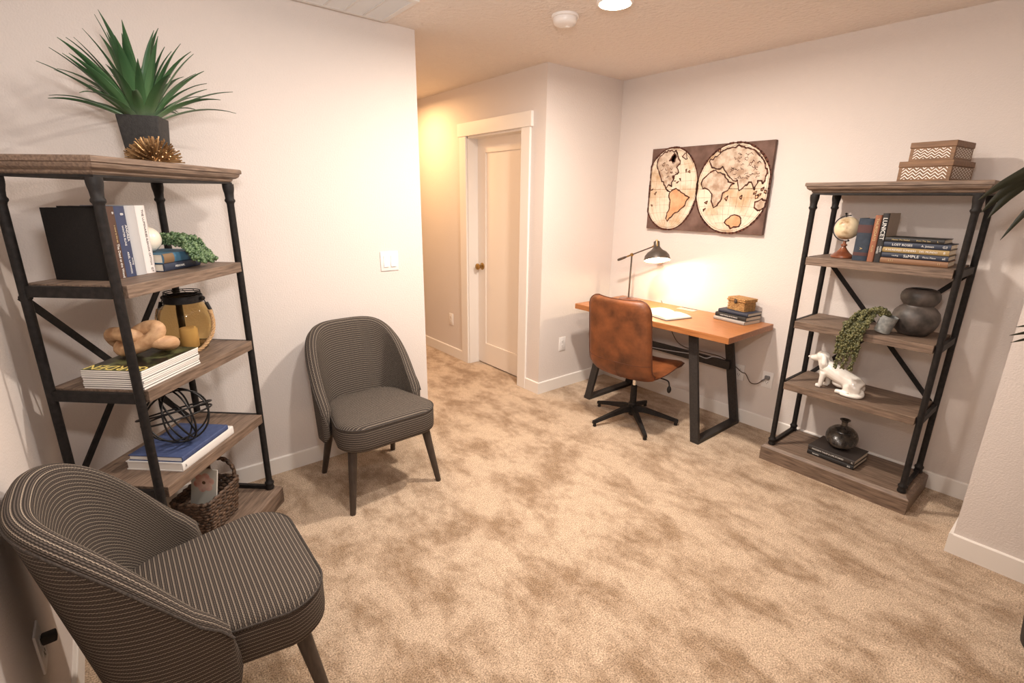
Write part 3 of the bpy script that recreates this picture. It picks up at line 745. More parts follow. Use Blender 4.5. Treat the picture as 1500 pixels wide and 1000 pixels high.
    for ring in (VR[0], VR[-1]):
        f = bm.faces.new(ring)
        for lp in f.loops: lp[uvl].uv = (lp.vert.co.x, lp.vert.co.y)
    bmesh.ops.recalc_face_normals(bm, faces=bm.faces)
    bb = B(); bb.bm.free(); bb.bm = bm
    seat = bb.build('seat', M['fabric'], o, smooth=60, recalc=False)
    B().tube([(x, y, .454) for x, y in outline(1, .001)], .0035, 6, True).build('piping', M['fabricpiping'], seat, smooth=60)
    # --- legs
    for sx in (-1, 1):
        for (a, c) in (((sx*.205, -.180, .340), (sx*.252, -.236, 0)), ((sx*.185, .165, .335), (sx*.218, .252, 0))):
            a, c = Vector(a), Vector(c)
            B().tube([a, a.lerp(c, .5), c+Vector((0, 0, .002)), c], [.024, .0195, .0145, .0135], 14).build('leg', M['legwood'], o, smooth=50)
    return o
ch2 = make_chair('striped charcoal accent chair against the left wall below the light switch', (1.0, 2.402, 0), R(1))
ch1 = copy_tree(ch2); ch1.location = (.078, 1.478, 0); ch1.rotation_euler.z = R(90)
ch1['label'] = 'striped charcoal accent chair in the near left corner, cropped by the frame'

# ------------------------------------------------------------------ desk
dk = thing('desk', 'orange oak desk on black splayed steel frame legs against the back wall', 'desk', (0, 0, 0))
TX0, TX1, TY0, TY1 = 2.795, 3.385, 1.362, 2.625
B().box((TX0, TY0, .725), (TX1, TY1, .765), .0025).build('tabletop', M['deskwood'], dk, smooth=0)
for (yb_, yt) in ((1.515, 1.645), (2.475, 2.345)):
    q = B(); W_, D_ = .058, .024
    f0, f1 = Vector((2.838, yb_, .012)), Vector((2.885, yt, .725)); r0, r1 = Vector((3.36, yb_, .012)), Vector((3.335, yt, .725))
    q.bar(f0-Vector((0, 0, .012)), f1, D_, W_, (0, 1, 0)); q.bar(r0-Vector((0, 0, .012)), r1, D_, W_, (0, 1, 0))
    q.box((2.826, yb_-.029, 0), (3.372, yb_+.029, .024)); q.box((2.87, yt-.029, .713), (3.35, yt+.029, .725))
    q.build('leg_frame', M['steel'], dk, smooth=0)
B().box((3.305, 1.585, .395), (3.33, 2.405, .455)).build('cross_rail', M['steel'], dk, smooth=0)
q = B(); q.box((3.285, 1.90, .765), (3.365, 2.04, .767), .0005); q.build('cable_flap', M['chrome'], dk, smooth=0)
B().box((3.355, 1.905, .767), (3.362, 2.035, .768)).build('flap_slot', M['slot'], dk, smooth=0)

# notebook, open
nb_ = thing('open_notebook', 'open notebook with blank cream pages lying on the desk by the office chair', 'notebook', (3.02, 1.975, .765), R(-14))
B().box((-.115, -.165, 0), (.115, .165, .003), .001).build('cover', colmat('dark_cover', (.03, .025, .022)), nb_, smooth=0)
for s in (-1, 1):
    q = B(); prof = [(0, .003), (s*.16, .003), (s*.158, .012), (s*.11, .018), (s*.05, .0195), (s*.012, .015), (0, .008)]
    q.loft([[(x, y, z) for y, z in prof] for x in (-.11, .11)]); q.build('page_block', M['paper'], nb_, smooth=40)
# wicker box with clasp on the book stack
wb = thing('wicker_box', 'small lidded honey wicker box on top of the desk books', 'box', (dcx+.025, dcy-.005, dz+.0726), -PI/2-R(14))
def woven_block(lo, hi, rows, name, par, mat):
    q = B(); w2, d2 = (hi[0]-lo[0])/2, (hi[1]-lo[1])/2; cx_, cy_ = (hi[0]+lo[0])/2, (hi[1]+lo[1])/2
    q.box((lo[0]+.003, lo[1]+.003, lo[2]), (hi[0]-.003, hi[1]-.003, hi[2]))
    n_ = 14
    for r in range(rows):
        z = lo[2]+(r+.5)*(hi[2]-lo[2])/rows; rr = (hi[2]-lo[2])/rows*.56
        for side in range(4):
            for i in range(n_):
                if (i+r) % 2: continue
                t0, t1 = -1+2*i/n_, -1+2*(i+1.7)/n_; t1 = min(t1, 1)
                pts = []
                for t in (t0, (t0+t1)/2, t1):
                    bul = .003 if t == (t0+t1)/2 else 0
                    pts.append({0: (cx_+t*w2, cy_-d2-bul+.002, z), 1: (cx_+t*w2, cy_+d2+bul-.002, z), 2: (cx_-w2-bul+.002, cy_+t*d2, z), 3: (cx_+w2+bul-.002, cy_+t*d2, z)}[side])
                q.tube(pts, rr, 5)
    return q.build(name, mat, par, smooth=50)
bd = woven_block((-.068, -.052, 0), (.068, .052, .062), 7, 'basket_body', wb, M['wickerlight'])
ld = woven_block((-.073, -.057, .062), (.073, .057, .084), 2, 'lid', wb, M['wickerlight'])
q = B(); q.box((-.011, -.063, .050), (.011, -.0595, .080), .001); q.ball((0, -.064, .056), .006, 2); q.build('clasp', M['legwood'], ld)

# desk lamp
lp = thing('desk_lamp', 'lit adjustable desk lamp with gunmetal dome shade behind the office chair', 'lamp', (3.215, 2.435, .765))
B().lathe([(0, 0), (.078, 0), (.08, .004), (.08, .016), (.074, .022), (.02, .025), (.014, .03), (0, .03)], 36).build('base', M['globewood'], lp)
B().tube([(0, 0, .028), (0, 0, .36)], .0065, 12).build('pole', M['shadegunmetal'], lp)
PV = Vector((0, 0, .372))
arm_d = Vector((.0, -.93, .38)).normalized()
q = B(); q.ball(PV, .014, 2); q.bar(PV-Vector((.012, 0, 0)), PV+Vector((.012, 0, 0)), .018, .018); q.build('pivot', M['brass'], lp)
A0, A1 = PV-arm_d*.145, PV+arm_d*.205
B().tube([PV-arm_d*.06, A1], .005, 10).build('arm', M['shadegunmetal'], lp)
B().tube([A0, A0+arm_d*.01, A0+arm_d*.07, PV-arm_d*.055], [.008, .0105, .0095, .006], 12).build('counterweight', M['shadegunmetal'], lp)
B().tube([PV-arm_d*.05, PV-arm_d*.02], .0065, 10).build('collar', M['brass'], lp)
nn = Vector((-.20, -.27, -.94)).normalized()    # where the shade opens
sx_ = nn.orthogonal().normalized(); sy_ = nn.cross(sx_)
sm = basis(sx_, sy_, nn, A1+Vector((0, -.028, .030)))
sh = B().lathe([(.0, -.012), (.018, -.012), (.022, -.008), (.023, .03), (.028, .036), (.033, .045), (.046, .058), (.07, .074), (.088, .096), (.096, .128), (.098, .135), (.0955, .135), (.093, .128), (.085, .098), (.067, .077), (.044, .062), (.030, .048), (.02, .044), (0, .044)], 40, sm, cap=False).build('lamp_shade', M['shadegunmetal'], lp)
B().lathe([(.0945, .131), (.0925, .127), (.0845, .0985), (.0665, .078), (.0435, .063), (.03, .0495), (.0, .0455)], 40, sm, cap=False).build('shade_lining', M['shadewhite'], sh)
B().lathe([(.0, .05), (.012, .05), (.013, .066), (.02, .076), (.025, .092), (.024, .104), (.016, .115), (.0, .119)], 20, sm).build('bulb', M['bulb'], sh)
q = B(); q.tube([sm @ Vector((.024, 0, z)) for z in (-.018, .03)], .004, 8); q.ball(sm @ Vector((0, 0, -.018)), .008, 2); q.build('switch_knob', M['brass'], sh)
q = B(); q.tube([A1-arm_d*.004, A1+Vector((0, -.012, .012)), sm @ Vector((0, 0, .005))], .007, 8); q.build('swivel_joint', M['brass'], lp)
pt = bpy.data.lights.new('lamp_bulb_light', 'POINT'); pt.energy = 5.5; pt.color = (1, .80, .52); pt.shadow_soft_size = .02
po = bpy.data.objects.new('lamp_bulb_light', pt); COL.objects.link(po); po.location = Vector(lp.location)+(sm @ Vector((0, 0, .128)))

# power cords
cdn = thing('power_cord', 'brown lamp cord running from the desk rail to the wall outlet', 'cord', (0, 0, 0))
def smoothpts(P, n=8):
    P = [Vector(p) for p in P]; out = []
    for i in range(len(P)-1):
        a, b_, c, d_ = P[max(0, i-1)], P[i], P[i+1], P[min(len(P)-1, i+2)]
        for j in range(n):
            t = j/n; out.append(.5*((2*b_)+(c-a)*t+(2*a-5*b_+4*c-d_)*t*t+(3*b_-a-3*c+d_)*t**3))
    return out+[P[-1]]
B().tube(smoothpts([(3.397, 2.25, .78), (3.397, 2.2, .70), (3.39, 2.1, .52), (3.345, 1.98, .470), (3.345, 1.80, .466), (3.380, 1.69, .452), (3.392, 1.59, .41), (3.397, 1.53, .374), (3.396, 1.50, .37), (3.385, 1.455, .322), (3.385, 1.41, .325), (3.385, 1.375, .36)]), .003, 8).build('cable', M['cordbrown'], cdn)
q = B(); q.box((3.384, 1.334, .3725), (3.4022, 1.366, .3985), .004); q.bar((3.393, 1.385, .35), (3.393, 1.36, .375), .01, .01, bev=.002); q.build('plug', colmat('grey_plug', (.18, .17, .17)), cdn)
B().tube(smoothpts([(3.30, 2.38, .40), (3.297, 2.1, .42), (3.297, 1.85, .445), (3.297, 1.76, .440), (3.298, 1.71, .464), (3.318, 1.66, .4645)]), .0035, 8).build('grey_lead', M['cordgrey'], cdn)

# ------------------------------------------------------------------ leather office chair
def office_chair(loc, rotz):
    o = thing('office_chair', 'brown leather swivel chair on a black five-star base at the desk', 'chair', loc, rotz)
    prof = [(-.265, .392), (-.262, .405), (-.235, .420), (-.18, .426), (-.08, .416), (.03, .402), (.12, .396), (.18, .402), (.225, .428), (.255, .472), (.272, .54), (.285, .63), (.298, .73), (.312, .83), (.326, .92), (.33, .945)]
    # resample smoothly
    P = smoothpts([(0, y, z) for y, z in prof], 4)
    L_ = [0]
    for a, c in zip(P, P[1:]): L_.append(L_[-1]+(c-a).length)
    tot = L_[-1]; NX = 22; th = .042
    bm = bmesh.new(); top, bot = [], []
    for i, p in enumerate(P):
        s = L_[i]/tot
        tn = (P[min(i+1, len(P)-1)]-P[max(i-1, 0)]).normalized(); nrm = Vector((0, -tn.z, tn.y))   # towards the sitter
        if nrm.z < 0 and s < .3: nrm = -nrm
        w_ = .25
        if s < .4: w_ = .238+.014*math.sin(PI*s/.4)
        elif s < .62: w_ = .238+.0*s
        else: w_ = .238-.012*(s-.62)/.38
        # rounded corners at front and top
        d0, d1 = s*tot, (1-s)*tot; rr = .075
        if d1 < rr: w_ -= rr-math.sqrt(max(0, rr*rr-(rr-d1)**2))
        if d0 < .06: w_ -= .06-math.sqrt(max(0, .0036-(.06-d0)**2))
        r1, r2 = [], []
        for k in range(NX+1):
            t = -1+2*k/NX; x = w_*t
            cup = (.022 if s < .45 else .034)*abs(t)**2.4
            e = th*.5*math.sqrt(max(0.02, 1-abs(t)**8))
            if min(d0, d1) < .02: e *= math.sqrt(max(.05, 1-(1-min(d0, d1)/.02)**2))
            ctr = p+nrm*cup; ctr.x = x
            r1.append(bm.verts.new(ctr+nrm*e)); r2.append(bm.verts.new(ctr-nrm*e))
        top.append(r1); bot.append(r2)
    n_ = len(P)
    for i in range(n_-1):
        for k in range(NX):
            bm.faces.new((top[i][k], top[i][k+1], top[i+1][k+1], top[i+1][k])); bm.faces.new((bot[i][k+1], bot[i][k], bot[i+1][k], bot[i+1][k+1]))
        for k in (0, NX): bm.faces.new((top[i][k], top[i+1][k], bot[i+1][k], bot[i][k]))
    for i in (0, n_-1):
        for k in range(NX): bm.faces.new((top[i][k], bot[i][k], bot[i][k+1], top[i][k+1]))
    bmesh.ops.recalc_face_normals(bm, faces=bm.faces)
    # edge path for piping and seams
    edge = [[(top[i][k].co+bot[i][k].co)/2+Vector(((-.001 if k == 0 else .001), 0, 0)) for i in range(n_)] for k in (0, NX)]
    def backrow(target, sgn=-1): 
        i = min(range(n_), key=lambda i: abs(L_[i]/tot-target)); return [bot[i][k].co.copy() for k in range(NX+1)]
    seam1 = backrow(.60); 
    topedge = [(top[-1][k].co+bot[-1][k].co)/2 for k in range(NX+1)]
    i0 = min(range(n_), key=lambda i: abs(L_[i]/tot-.60))
    vs1 = [bot[i][NX//2].co.copy() for i in range(min(range(n_), key=lambda i: abs(L_[i]/tot-.36)), i0+1)]
    bb = B(); bb.bm.free(); bb.bm = bm
    shell = bb.build('seat_shell', M['leather'], o, smooth=70, recalc=False)
    path = edge[0]+topedge[1:-1]+edge[1][::-1]
    B().tube(path, .0045, 6).build('piping', M['leatherseam'], shell, smooth=60)
    B().tube(seam1, .0022, 6).build('seam', M['leatherseam'], shell, smooth=60)
    B().tube(vs1, .002, 6).build('seam', M['leatherseam'], shell, smooth=60)
    q = B(); q.box((-.10, -.11, .362), (.10, .10, .381), .004); q.build('mount_plate', M['blackwire'], o)
    B().lathe([(0, .24), (.013, .24), (.013, .365), (0, .365)], 20).build('gas_piston', M['chrome'], o)
    B().lathe([(0, .045), (.022, .045), (.025, .05), (.025, .10), (.03, .105), (.032, .135), (.024, .142), (.022, .27), (.018, .274), (0, .274)], 24).build('column', M['iron'], o)
    for i in range(5):
        a = R(18+72*i)-rotz; dv = Vector((math.cos(a), math.sin(a), 0)); 
        q = B(); sd_ = Vector((-dv.y, dv.x, 0))
        rings = []
        for (r_, w_, z0, z1) in ((.022, .020, .075, .118), (.08, .019, .075, .112), (.20, .0155, .052, .078), (.31, .012, .024, .047), (.325, .011, .022, .043)):
            rings.append([dv*r_+sd_*w_+Vector((0, 0, z0)), dv*r_+sd_*w_*.75+Vector((0, 0, z1)), dv*r_-sd_*w_*.75+Vector((0, 0, z1)), dv*r_-sd_*w_+Vector((0, 0, z0))])
        q.loft(rings); arm = q.build('base_arm', M['iron'], o, smooth=30)
        B().lathe([(0, 0), (.012, 0), (.013, .003), (.011, .022), (.009, .026), (0, .026)], 14, Matrix.Translation(dv*.31)).build('glide', M['blackwire'], arm)
    lv = B().tube(smoothpts([(-.06, -.02, .37), (-.17, -.03, .365), (-.225, -.03, .362), (-.242, -.03, .35), (-.248, -.03, .325)], 5), .005, 8).build('lever', M['blackwire'], o)
    B().ball((-.249, -.03, .30), .020, 2, (.75, .75, 1.35)).build('lever_knob', M['blackwire'], lv)
    return o
office_chair((2.79, 2.0, 0), R(97))

# ------------------------------------------------------------------ globe
gl = thing('desk_globe', 'small antique globe on a turned red wood stand at the left of the shelf', 'globe', wR(-.188, -.035, zS), RA)
B().lathe([(0, 0), (.052, 0), (.055, .004), (.054, .012), (.047, .018), (.034, .028), (.022, .042), (.012, .056), (.011, .062), (.016, .066), (.015, .072), (.008, .076), (.007, .09), (0, .09)], 28).build('stand', M['globewood'], gl)
gc = Vector((0, 0, .158)); gr = .060
ax = Vector((-.24, .04, .97)).normalized()
B().ball(gc, gr, 4).build('sphere', M['globemap'], gl)
mer = B(); ring = []
for i in range(29):
    a = R(-20+ 205*i/28) ; u = ax; v_ = Vector((-ax.z, 0, ax.x)).normalized()
    ring.append(gc+(u*math.cos(a)+v_*math.sin(a))*(gr+.008))
mer.tube(ring, .0028, 8); mer.tube([gc+ax*(gr-.002), gc+ax*(gr+.018)], .0035, 8); mer.tube([gc-ax*(gr-.002), gc-ax*(gr+.012)], .003, 8); mer.ball(gc+ax*(gr+.018), .006, 2)
mer.tube([(0, 0, .086), gc+Vector((0, 0, -gr-.006))], .004, 8)
mer.build('meridian_arm', M['blackwire'], gl)

# chevron boxes
def chevbox(label, loc, rz, W_, D_, H_, nx, ny_):
    o = thing('chevron_box', label, 'box', loc, rz, 'chevron boxes on the right bookshelf')
    hw, hd = W_/2, D_/2; lid = .026
    B().box((-hw+.003, -hd+.003, 0), (hw-.003, hd-.003, H_-lid), .001).build('box_body', M['boxwood'], o, smooth=0)
    l = B().box((-hw, -hd, H_-lid), (hw, hd, H_), .002).build('lid', M['boxwood'], o, smooth=0)
    hh = H_-lid; mg = .010
    def panel(axis_x, org, width, nz):
        x0, x1, z0, z1 = -width/2+.018, width/2-.018, mg, hh-.004
        B2 = B(); rows = 3; ph = (x1-x0)/nz; rh = (z1-z0)/(rows+.6); amp = rh*.95; tk = rh*.34
        for r in range(-1, rows+1):
            for i in range(nz*2):
                xa, xb = x0+i*ph/2, x0+(i+1)*ph/2
                za = z0+r*rh+tk/2+(amp if i % 2 else 0); zb_ = z0+r*rh+tk/2+(0 if i % 2 else amp)
                # clip strip to panel heights
                K_ = 4
                for k in range(K_):
                    xs0, xs1 = xa+(xb-xa)*k/K_, xa+(xb-xa)*(k+1)/K_
                    zz0, zz1 = za+(zb_-za)*k/K_, za+(zb_-za)*(k+1)/K_
                    lo0, hi0, lo1, hi1 = max(z0, zz0-tk/2), min(z1, zz0+tk/2), max(z0, zz1-tk/2), min(z1, zz1+tk/2)
                    if hi0-lo0 < 1e-5 or hi1-lo1 < 1e-5: continue
                    vsx = [B2.bm.verts.new(org @ Vector(p)) for p in ((xs0, lo0, .0006), (xs1, lo1, .0006), (xs1, hi1, .0006), (xs0, hi0, .0006))]
                    B2.bm.faces.new(vsx)
        return B2.build('chevron_inlay', M['inlay'], o, smooth=0)
    panel(0, basis((1, 0, 0), (0, 0, 1), (0, -1, 0), (0, -hd+.003, 0)), W_, nx)
    panel(1, basis((0, 1, 0), (0, 0, 1), (1, 0, 0), (hw-.003, 0, 0)), D_, ny_)
    panel(1, basis((0, -1, 0), (0, 0, 1), (-1, 0, 0), (-hw+.003, 0, 0)), D_, ny_)
    return o
chevbox('larger chevron inlaid wooden box, lower of the two on the right bookshelf', wR(.125, .0, 1.65), RA-R(7), .212, .27, .092, 6, 6)
chevbox('smaller chevron inlaid wooden box stacked on the larger one', wR(.133, -.01, 1.7426), RA-R(7), .178, .225, .084, 5, 5)

# gourd vase
gv = thing('gourd_vase', 'smoky brown double-gourd stoneware vase on the right bookshelf', 'vase', wR(.184, .012, .895))
B().lathe([(0, 0), (.05, 0), (.062, .004), (.083, .028), (.098, .062), (.1015, .09), (.095, .118), (.078, .140), (.064, .150), (.0625, .155), (.070, .163), (.079, .178), (.083, .196), (.080, .215), (.068, .231), (.052, .238), (.046, .238), (.045, .234), (.05, .228), (.06, .215), (.06, .17), (.05, .15), (.0, .15)], 44).build('vase_body', M['stoneware'], gv)

# small ribbed vase
bv = thing('ribbed_vase', 'small black ribbed bottle vase standing on the dark books', 'vase', wR(-.018, .005, zb+.057))
prof = [(0, 0), (.034, 0), (.042, .004)]
for i in range(45):
    t = i/44; a = -PI/2*.72+t*(PI*.72/2+PI/2*.62); r = .081*math.cos(a)+.0012*math.cos(i*PI) * (1 if .1 < t < .85 else 0); zz = .068+.072*math.sin(a); prof.append((max(r, .02), zz))
zl = prof[-1][1]
prof += [(.024, zl+.006), (.016, zl+.014), (.0145, zl+.028), (.018, zl+.040), (.027, zl+.047), (.0275, zl+.050), (.023, zl+.049), (.013, zl+.04), (.011, zl+.02), (0, zl+.02)]
B().lathe(prof, 40).build('vase_body', M['blackglaze'], bv, smooth=25)

# trailing strand plants
def beads(b, pts, r, step, seedr, spread):
    acc = 0
    for a, c in zip(pts, pts[1:]):
        L_ = (c-a).length; acc += L_
        while acc > step:
            acc -= step; p = c
            for _ in range(2):
                off = Vector((seedr.uniform(-1, 1), seedr.uniform(-1, 1), seedr.uniform(-.6, .6)))*spread
                b.ball(p+off, r*seedr.uniform(.75, 1.2), 1, (1, 1, 1.25))
def strand(par, P, r, mat, rr, spread):
    b = B(); pts = smoothpts(P, 10); b.tube(pts, .0016, 5); beads(b, pts, r, r*1.05, rr, spread)
    return b.build('strand', mat, par, smooth=60)
cp = thing('trailing_plant', 'trailing olive green succulent in a tilted grey concrete cup on the right bookshelf', 'plant', wR(.068, -.10, .895), RA)
tilt = Matrix.Translation((.012, 0, .0)) @ Matrix.Rotation(R(14), 4, 'Y')
tl2 = Matrix.Translation((0, 0, .0085)) @ tilt
B().lathe([(0, 0), (.034, 0), (.036, .003), (.039, .09), (.035, .09), (.032, .075), (0, .075)], 28, tl2).build('cup', M['concrete'], cp, smooth=30)
r5 = random.Random(3)
for i in range(22):
    x = -.035-.10*r5.random(); y0 = r5.uniform(-.05, .03)
    long_ = (i % 3 != 0)
    top = Vector((.018+r5.uniform(-.02, .015), r5.uniform(-.02, .02), .092))
    P = [top, top+Vector((-.025, -.01, .022+r5.uniform(0, .015))), (x*.75, y0*.5-.03, .075+r5.uniform(0, .03)), (x, -.105+r5.uniform(-.012, .0), .01+r5.uniform(-.01, .02))]
    if long_:
        zl = r5.choice([-.05, -.09, -.13, -.165, -.20]); P += [(x-.01, -.115, zl*.5), (x-.016+r5.uniform(-.01, .01), -.112, zl)]
    elif i % 2 == 0: P[-1] = (-.12-.03*r5.random(), -.07, .03); 
    strand(cp, P, .0060, M['beads2'], r5, .009)
pp = thing('pearl_plant', 'green string of pearls plant spilling over the books on the left bookshelf', 'plant', wL(xe+.128, -.02, zS+.067), LA)
r6 = random.Random(5)
for i in range(22):
    e = r6.random(); y0 = r6.uniform(-.05, .05)
    P = [(-.012+r6.uniform(-.006, .03), y0+.01, .020+r6.uniform(0, .02)), (-.02+.06*e, y0-.02, .045+r6.uniform(0, .022)), (-.03+.09*e, -.065+r6.uniform(-.012, .008), .036+r6.uniform(-.012, .012)), (-.028+.09*e, -.105-.01*e, .002-.02*r6.random()), (-.022+.09*e, -.120-.03*r6.random(), -.034-.006*r6.random())]
    strand(pp, P, .0062, M['beads'], r6, .010)

# ------------------------------------------------------------------ dachshund figurine
def remeshed(parts, name, mat, parent, vox=.004, it=10):
    b = B()
    for p in parts: p(b)
    me = bpy.data.meshes.new('tmp'); bmesh.ops.recalc_face_normals(b.bm, faces=b.bm.faces); b.bm.to_mesh(me); b.bm.free()
    t = bpy.data.objects.new('tmp', me); COL.objects.link(t)
    m = t.modifiers.new('r', 'REMESH'); m.mode = 'VOXEL'; m.voxel_size = vox
    m = t.modifiers.new('s', 'SMOOTH'); m.factor = .5; m.iterations = it
    dg = bpy.context.evaluated_depsgraph_get(); me2 = bpy.data.meshes.new_from_object(t.evaluated_get(dg)); bpy.data.objects.remove(t)
    me2.materials.clear(); me2.materials.append(mat); me2.polygons.foreach_set('use_smooth', [True]*len(me2.polygons)); me2.name = name
    o = bpy.data.objects.new(name, me2); COL.objects.link(o); o.parent = parent; return o
def tub(P, r): return lambda b: b.tube(smoothpts(P, 5), [r[min(len(r)-1, int(i/5))]+(r[min(len(r)-1, int(i/5)+1)]-r[min(len(r)-1, int(i/5))])*((i % 5)/5) for i in range((len(P)-1)*5+1)], 16)
def bal(c, r, sc=(1, 1, 1), rot=None): return lambda b: b.ball(c, r, 3, sc, rot)
dg_ = thing('dog_figurine', 'glossy white sitting dachshund figurine facing left on the right bookshelf', 'figurine', wR(-.075, -.075, .52), RA+R(-4))
remeshed([
    tub([(-.075, 0, .125), (-.045, 0, .112), (.0, 0, .092), (.05, 0, .075), (.09, 0, .058), (.12, 0, .045)], [.036, .046, .046, .045, .047, .036]),   # trunk
    tub([(-.075, 0, .10), (-.07, 0, .075), (-.06, 0, .06)], [.026, .030, .022]),      # chest
    tub([(-.068, 0, .115), (-.085, 0, .145), (-.093, 0, .170)], [.037, .031, .028]),  # neck
    bal((-.097, 0, .178), .033, (1.12, .95, .95)),                                 # skull
    tub([(-.105, 0, .172), (-.135, 0, .161), (-.158, 0, .155)], [.027, .0195, .015]),  # muzzle
    bal((-.165, 0, .158), .0075),
    tub([(-.068, -.026, .09), (-.072, -.030, .05), (-.074, -.030, .012)], [.018, .014, .012]), tub([(-.07, -.030, .011), (-.098, -.032, .010)], [.012, .011]),
    tub([(-.062, .026, .09), (-.060, .030, .05), (-.058, .030, .012)], [.018, .014, .012]), tub([(-.055, .030, .011), (-.082, .032, .010)], [.012, .011]),
    bal((.085, -.034, .040), .040, (1.1, .55, .95)), bal((.085, .034, .040), .040, (1.1, .55, .95)),
    tub([(.075, -.042, .015), (.035, -.046, .013), (.012, -.046, .012)], [.016, .013, .012]), tub([(.075, .042, .015), (.035, .046, .013), (.012, .046, .012)], [.016, .013, .012]),
    tub([(.118, 0, .030), (.135, -.02, .016), (.125, -.052, .011), (.085, -.066, .010), (.045, -.064, .009)], [.018, .013, .011, .010, .006]),
    bal((.02, 0, .045), .03, (1.6, .9, .8)),
], 'dog_body', M['ceramic'], dg_, .0035, 8)
for s in (-1, 1):
    remeshed([tub([(-.084, s*.021, .186), (-.076, s*.030, .168), (-.072, s*.034, .145), (-.074, s*.033, .128)], [.010, .014, .017, .010]), bal((-.072, s*.034, .140),   .021, (1, .45, 1.25))], 'ear', M['ceramic'], dg_, .003, 5)
for s in (-1, 1): B().ball((-.121, s*.0185, .180), .0035, 2).build('eye', M['ceramic'], dg_)
B().ball((-.170, 0, .158), .006, 2).build('nose', M['ceramic'], dg_)

# ------------------------------------------------------------------ left shelf ornaments
# agave in tapered square pot
ag = thing('potted_agave', 'spiky green agave in a square black pot on top of the left bookshelf', 'plant', wL(.16, .035, 1.65), 0)
pr_ = LT+R(22)
b = B(); pm_ = Matrix.Rotation(pr_, 4, 'Z')
def sq(h, r=.012):
    out = []
    for (sx, sy, a0) in ((1, -1, -90), (1, 1, 0), (-1, 1, 90), (-1, -1, 180)):
        for i in range(4): a = R(a0+30*i); out.append((sx*(h-r)+r*math.cos(a), sy*(h-r)+r*math.sin(a)))
    return out
b.loft([[(x, y, z) for x, y in sq(h, .006)] for h, z in ((.054, 0), (.056, .004), (.068, .172), (.068, .176), (.063, .176), (.061, .155))], mat=pm_)
b.build('pot', M['potblack'], ag, smooth=30)
B().loft([[(x, y, z) for x, y in sq(.0735, .006)] for z in (.164, .168)], mat=pm_) if False else None
q = B(); q.loft([[(x, y, z) for x, y in sq(.0605, .006)] for z in (.140, .156)], mat=pm_); q.build('soil', M['soil'], ag, smooth=0)
def leaf(par, az, elev, length, width, droop, base, mat, fold=.25, name='leaf', twist=0):
    bm = bmesh.new(); uvl = bm.loops.layers.uv.new('UVMap'); n_ = 12; rows = []
    h = Vector((math.cos(az), math.sin(az), 0)); side = Vector((-h.y, h.x, 0)); p = Vector(base); e = elev; st = length/n_
    for i in range(n_+1):
        t = i/n_; w_ = width*(.45+.55*math.sin(PI*min(1, t*1.5+.1))) if t < .4 else width*(1-((t-.4)/.6)**1.6)
        w_ = max(w_, .0006)
        d_ = h*math.cos(e)+Vector((0, 0, 1))*math.sin(e); nn_ = -h*math.sin(e)+Vector((0, 0, 1))*math.cos(e)
        tw = twist*t; sd = side*math.cos(tw)+nn_*math.sin(tw)
        row = [p+sd*w_+nn_*w_*fold, p+sd*w_*.5+nn_*w_*fold*.35, p-nn_*.001, p-sd*w_*.5+nn_*w_*fold*.35, p-sd*w_+nn_*w_*fold]
        thk = max(.0004, .0022*(1-t))
        rows.append(([bm.verts.new(v) for v in row], [bm.verts.new(v-nn_*thk) for v in row]))
        p = p+d_*st; e -= droop/n_*(.4+1.2*t)
    for i in range(n_):
        for k in range(4):
            for lay, rev in ((0, 0), (1, 1)):
                q_ = [rows[i][lay][k], rows[i][lay][k+1], rows[i+1][lay][k+1], rows[i+1][lay][k]]; uvq = [(k/4, i/n_), ((k+1)/4, i/n_), ((k+1)/4, (i+1)/n_), (k/4, (i+1)/n_)]
                f = bm.faces.new(q_)
                for lp, uv_ in zip(f.loops, uvq): lp[uvl].uv = uv_
        for k in (0, 4):
            f = bm.faces.new((rows[i][0][k], rows[i+1][0][k], rows[i+1][1][k], rows[i][1][k]))
            for lp, uv_ in zip(f.loops, ((0, i/n_), (0, (i+1)/n_), (0, (i+1)/n_), (0, i/n_))): lp[uvl].uv = uv_
    bmesh.ops.recalc_face_normals(bm, faces=bm.faces)
    bb = B(); bb.bm.free(); bb.bm = bm; return bb.build(name, mat, par, smooth=60, recalc=False)
r8 = random.Random(11)
for i in range(56):
    lvl = i/56; az = i*2.39996+r8.uniform(-.25, .25)
    el = R(27+56*lvl**1.1+r8.uniform(-7, 7)); ln = (.285+.055*lvl)*r8.uniform(.85, 1.12)
    leaf(ag, az, el, ln, .0175*r8.uniform(.85, 1.15), R(44-22*lvl)*r8.uniform(.6, 1.4), (math.cos(az)*.028*(1-lvl*.6), math.sin(az)*.028*(1-lvl*.6), .156), M['agave'], twist=r8.uniform(-.5, .5))
# bronze urchin
ur = thing('urchin_sculpture', 'spiky bronze half-dome sculpture in front of the agave pot', 'sculpture', wL(.0, -.105, 1.65))
B().lathe([(0, 0), (.022, 0), (.024, .006), (.018, .018), (.008, .024), (0, .025)], 20).build('core', M['bronze'], ur)
q = B(); r9 = random.Random(2)
for i in range(150):
    t = (i+.5)/150; zc = t*.97+.03; a = i*2.39996; rr = math.sqrt(1-zc*zc); dv = Vector((rr*math.cos(a), rr*math.sin(a), zc)); Ls = .088*r9.uniform(.9, 1.06)
    q.tube([dv*.012+Vector((0, 0, .006)), dv*Ls*.6+Vector((0, 0, .004)), dv*Ls+Vector((0, 0, .004))], [.0012, .0019, .0024], 6)
tag(q.build('spikes', M['bronze'], ur, smooth=50), kind='stuff')

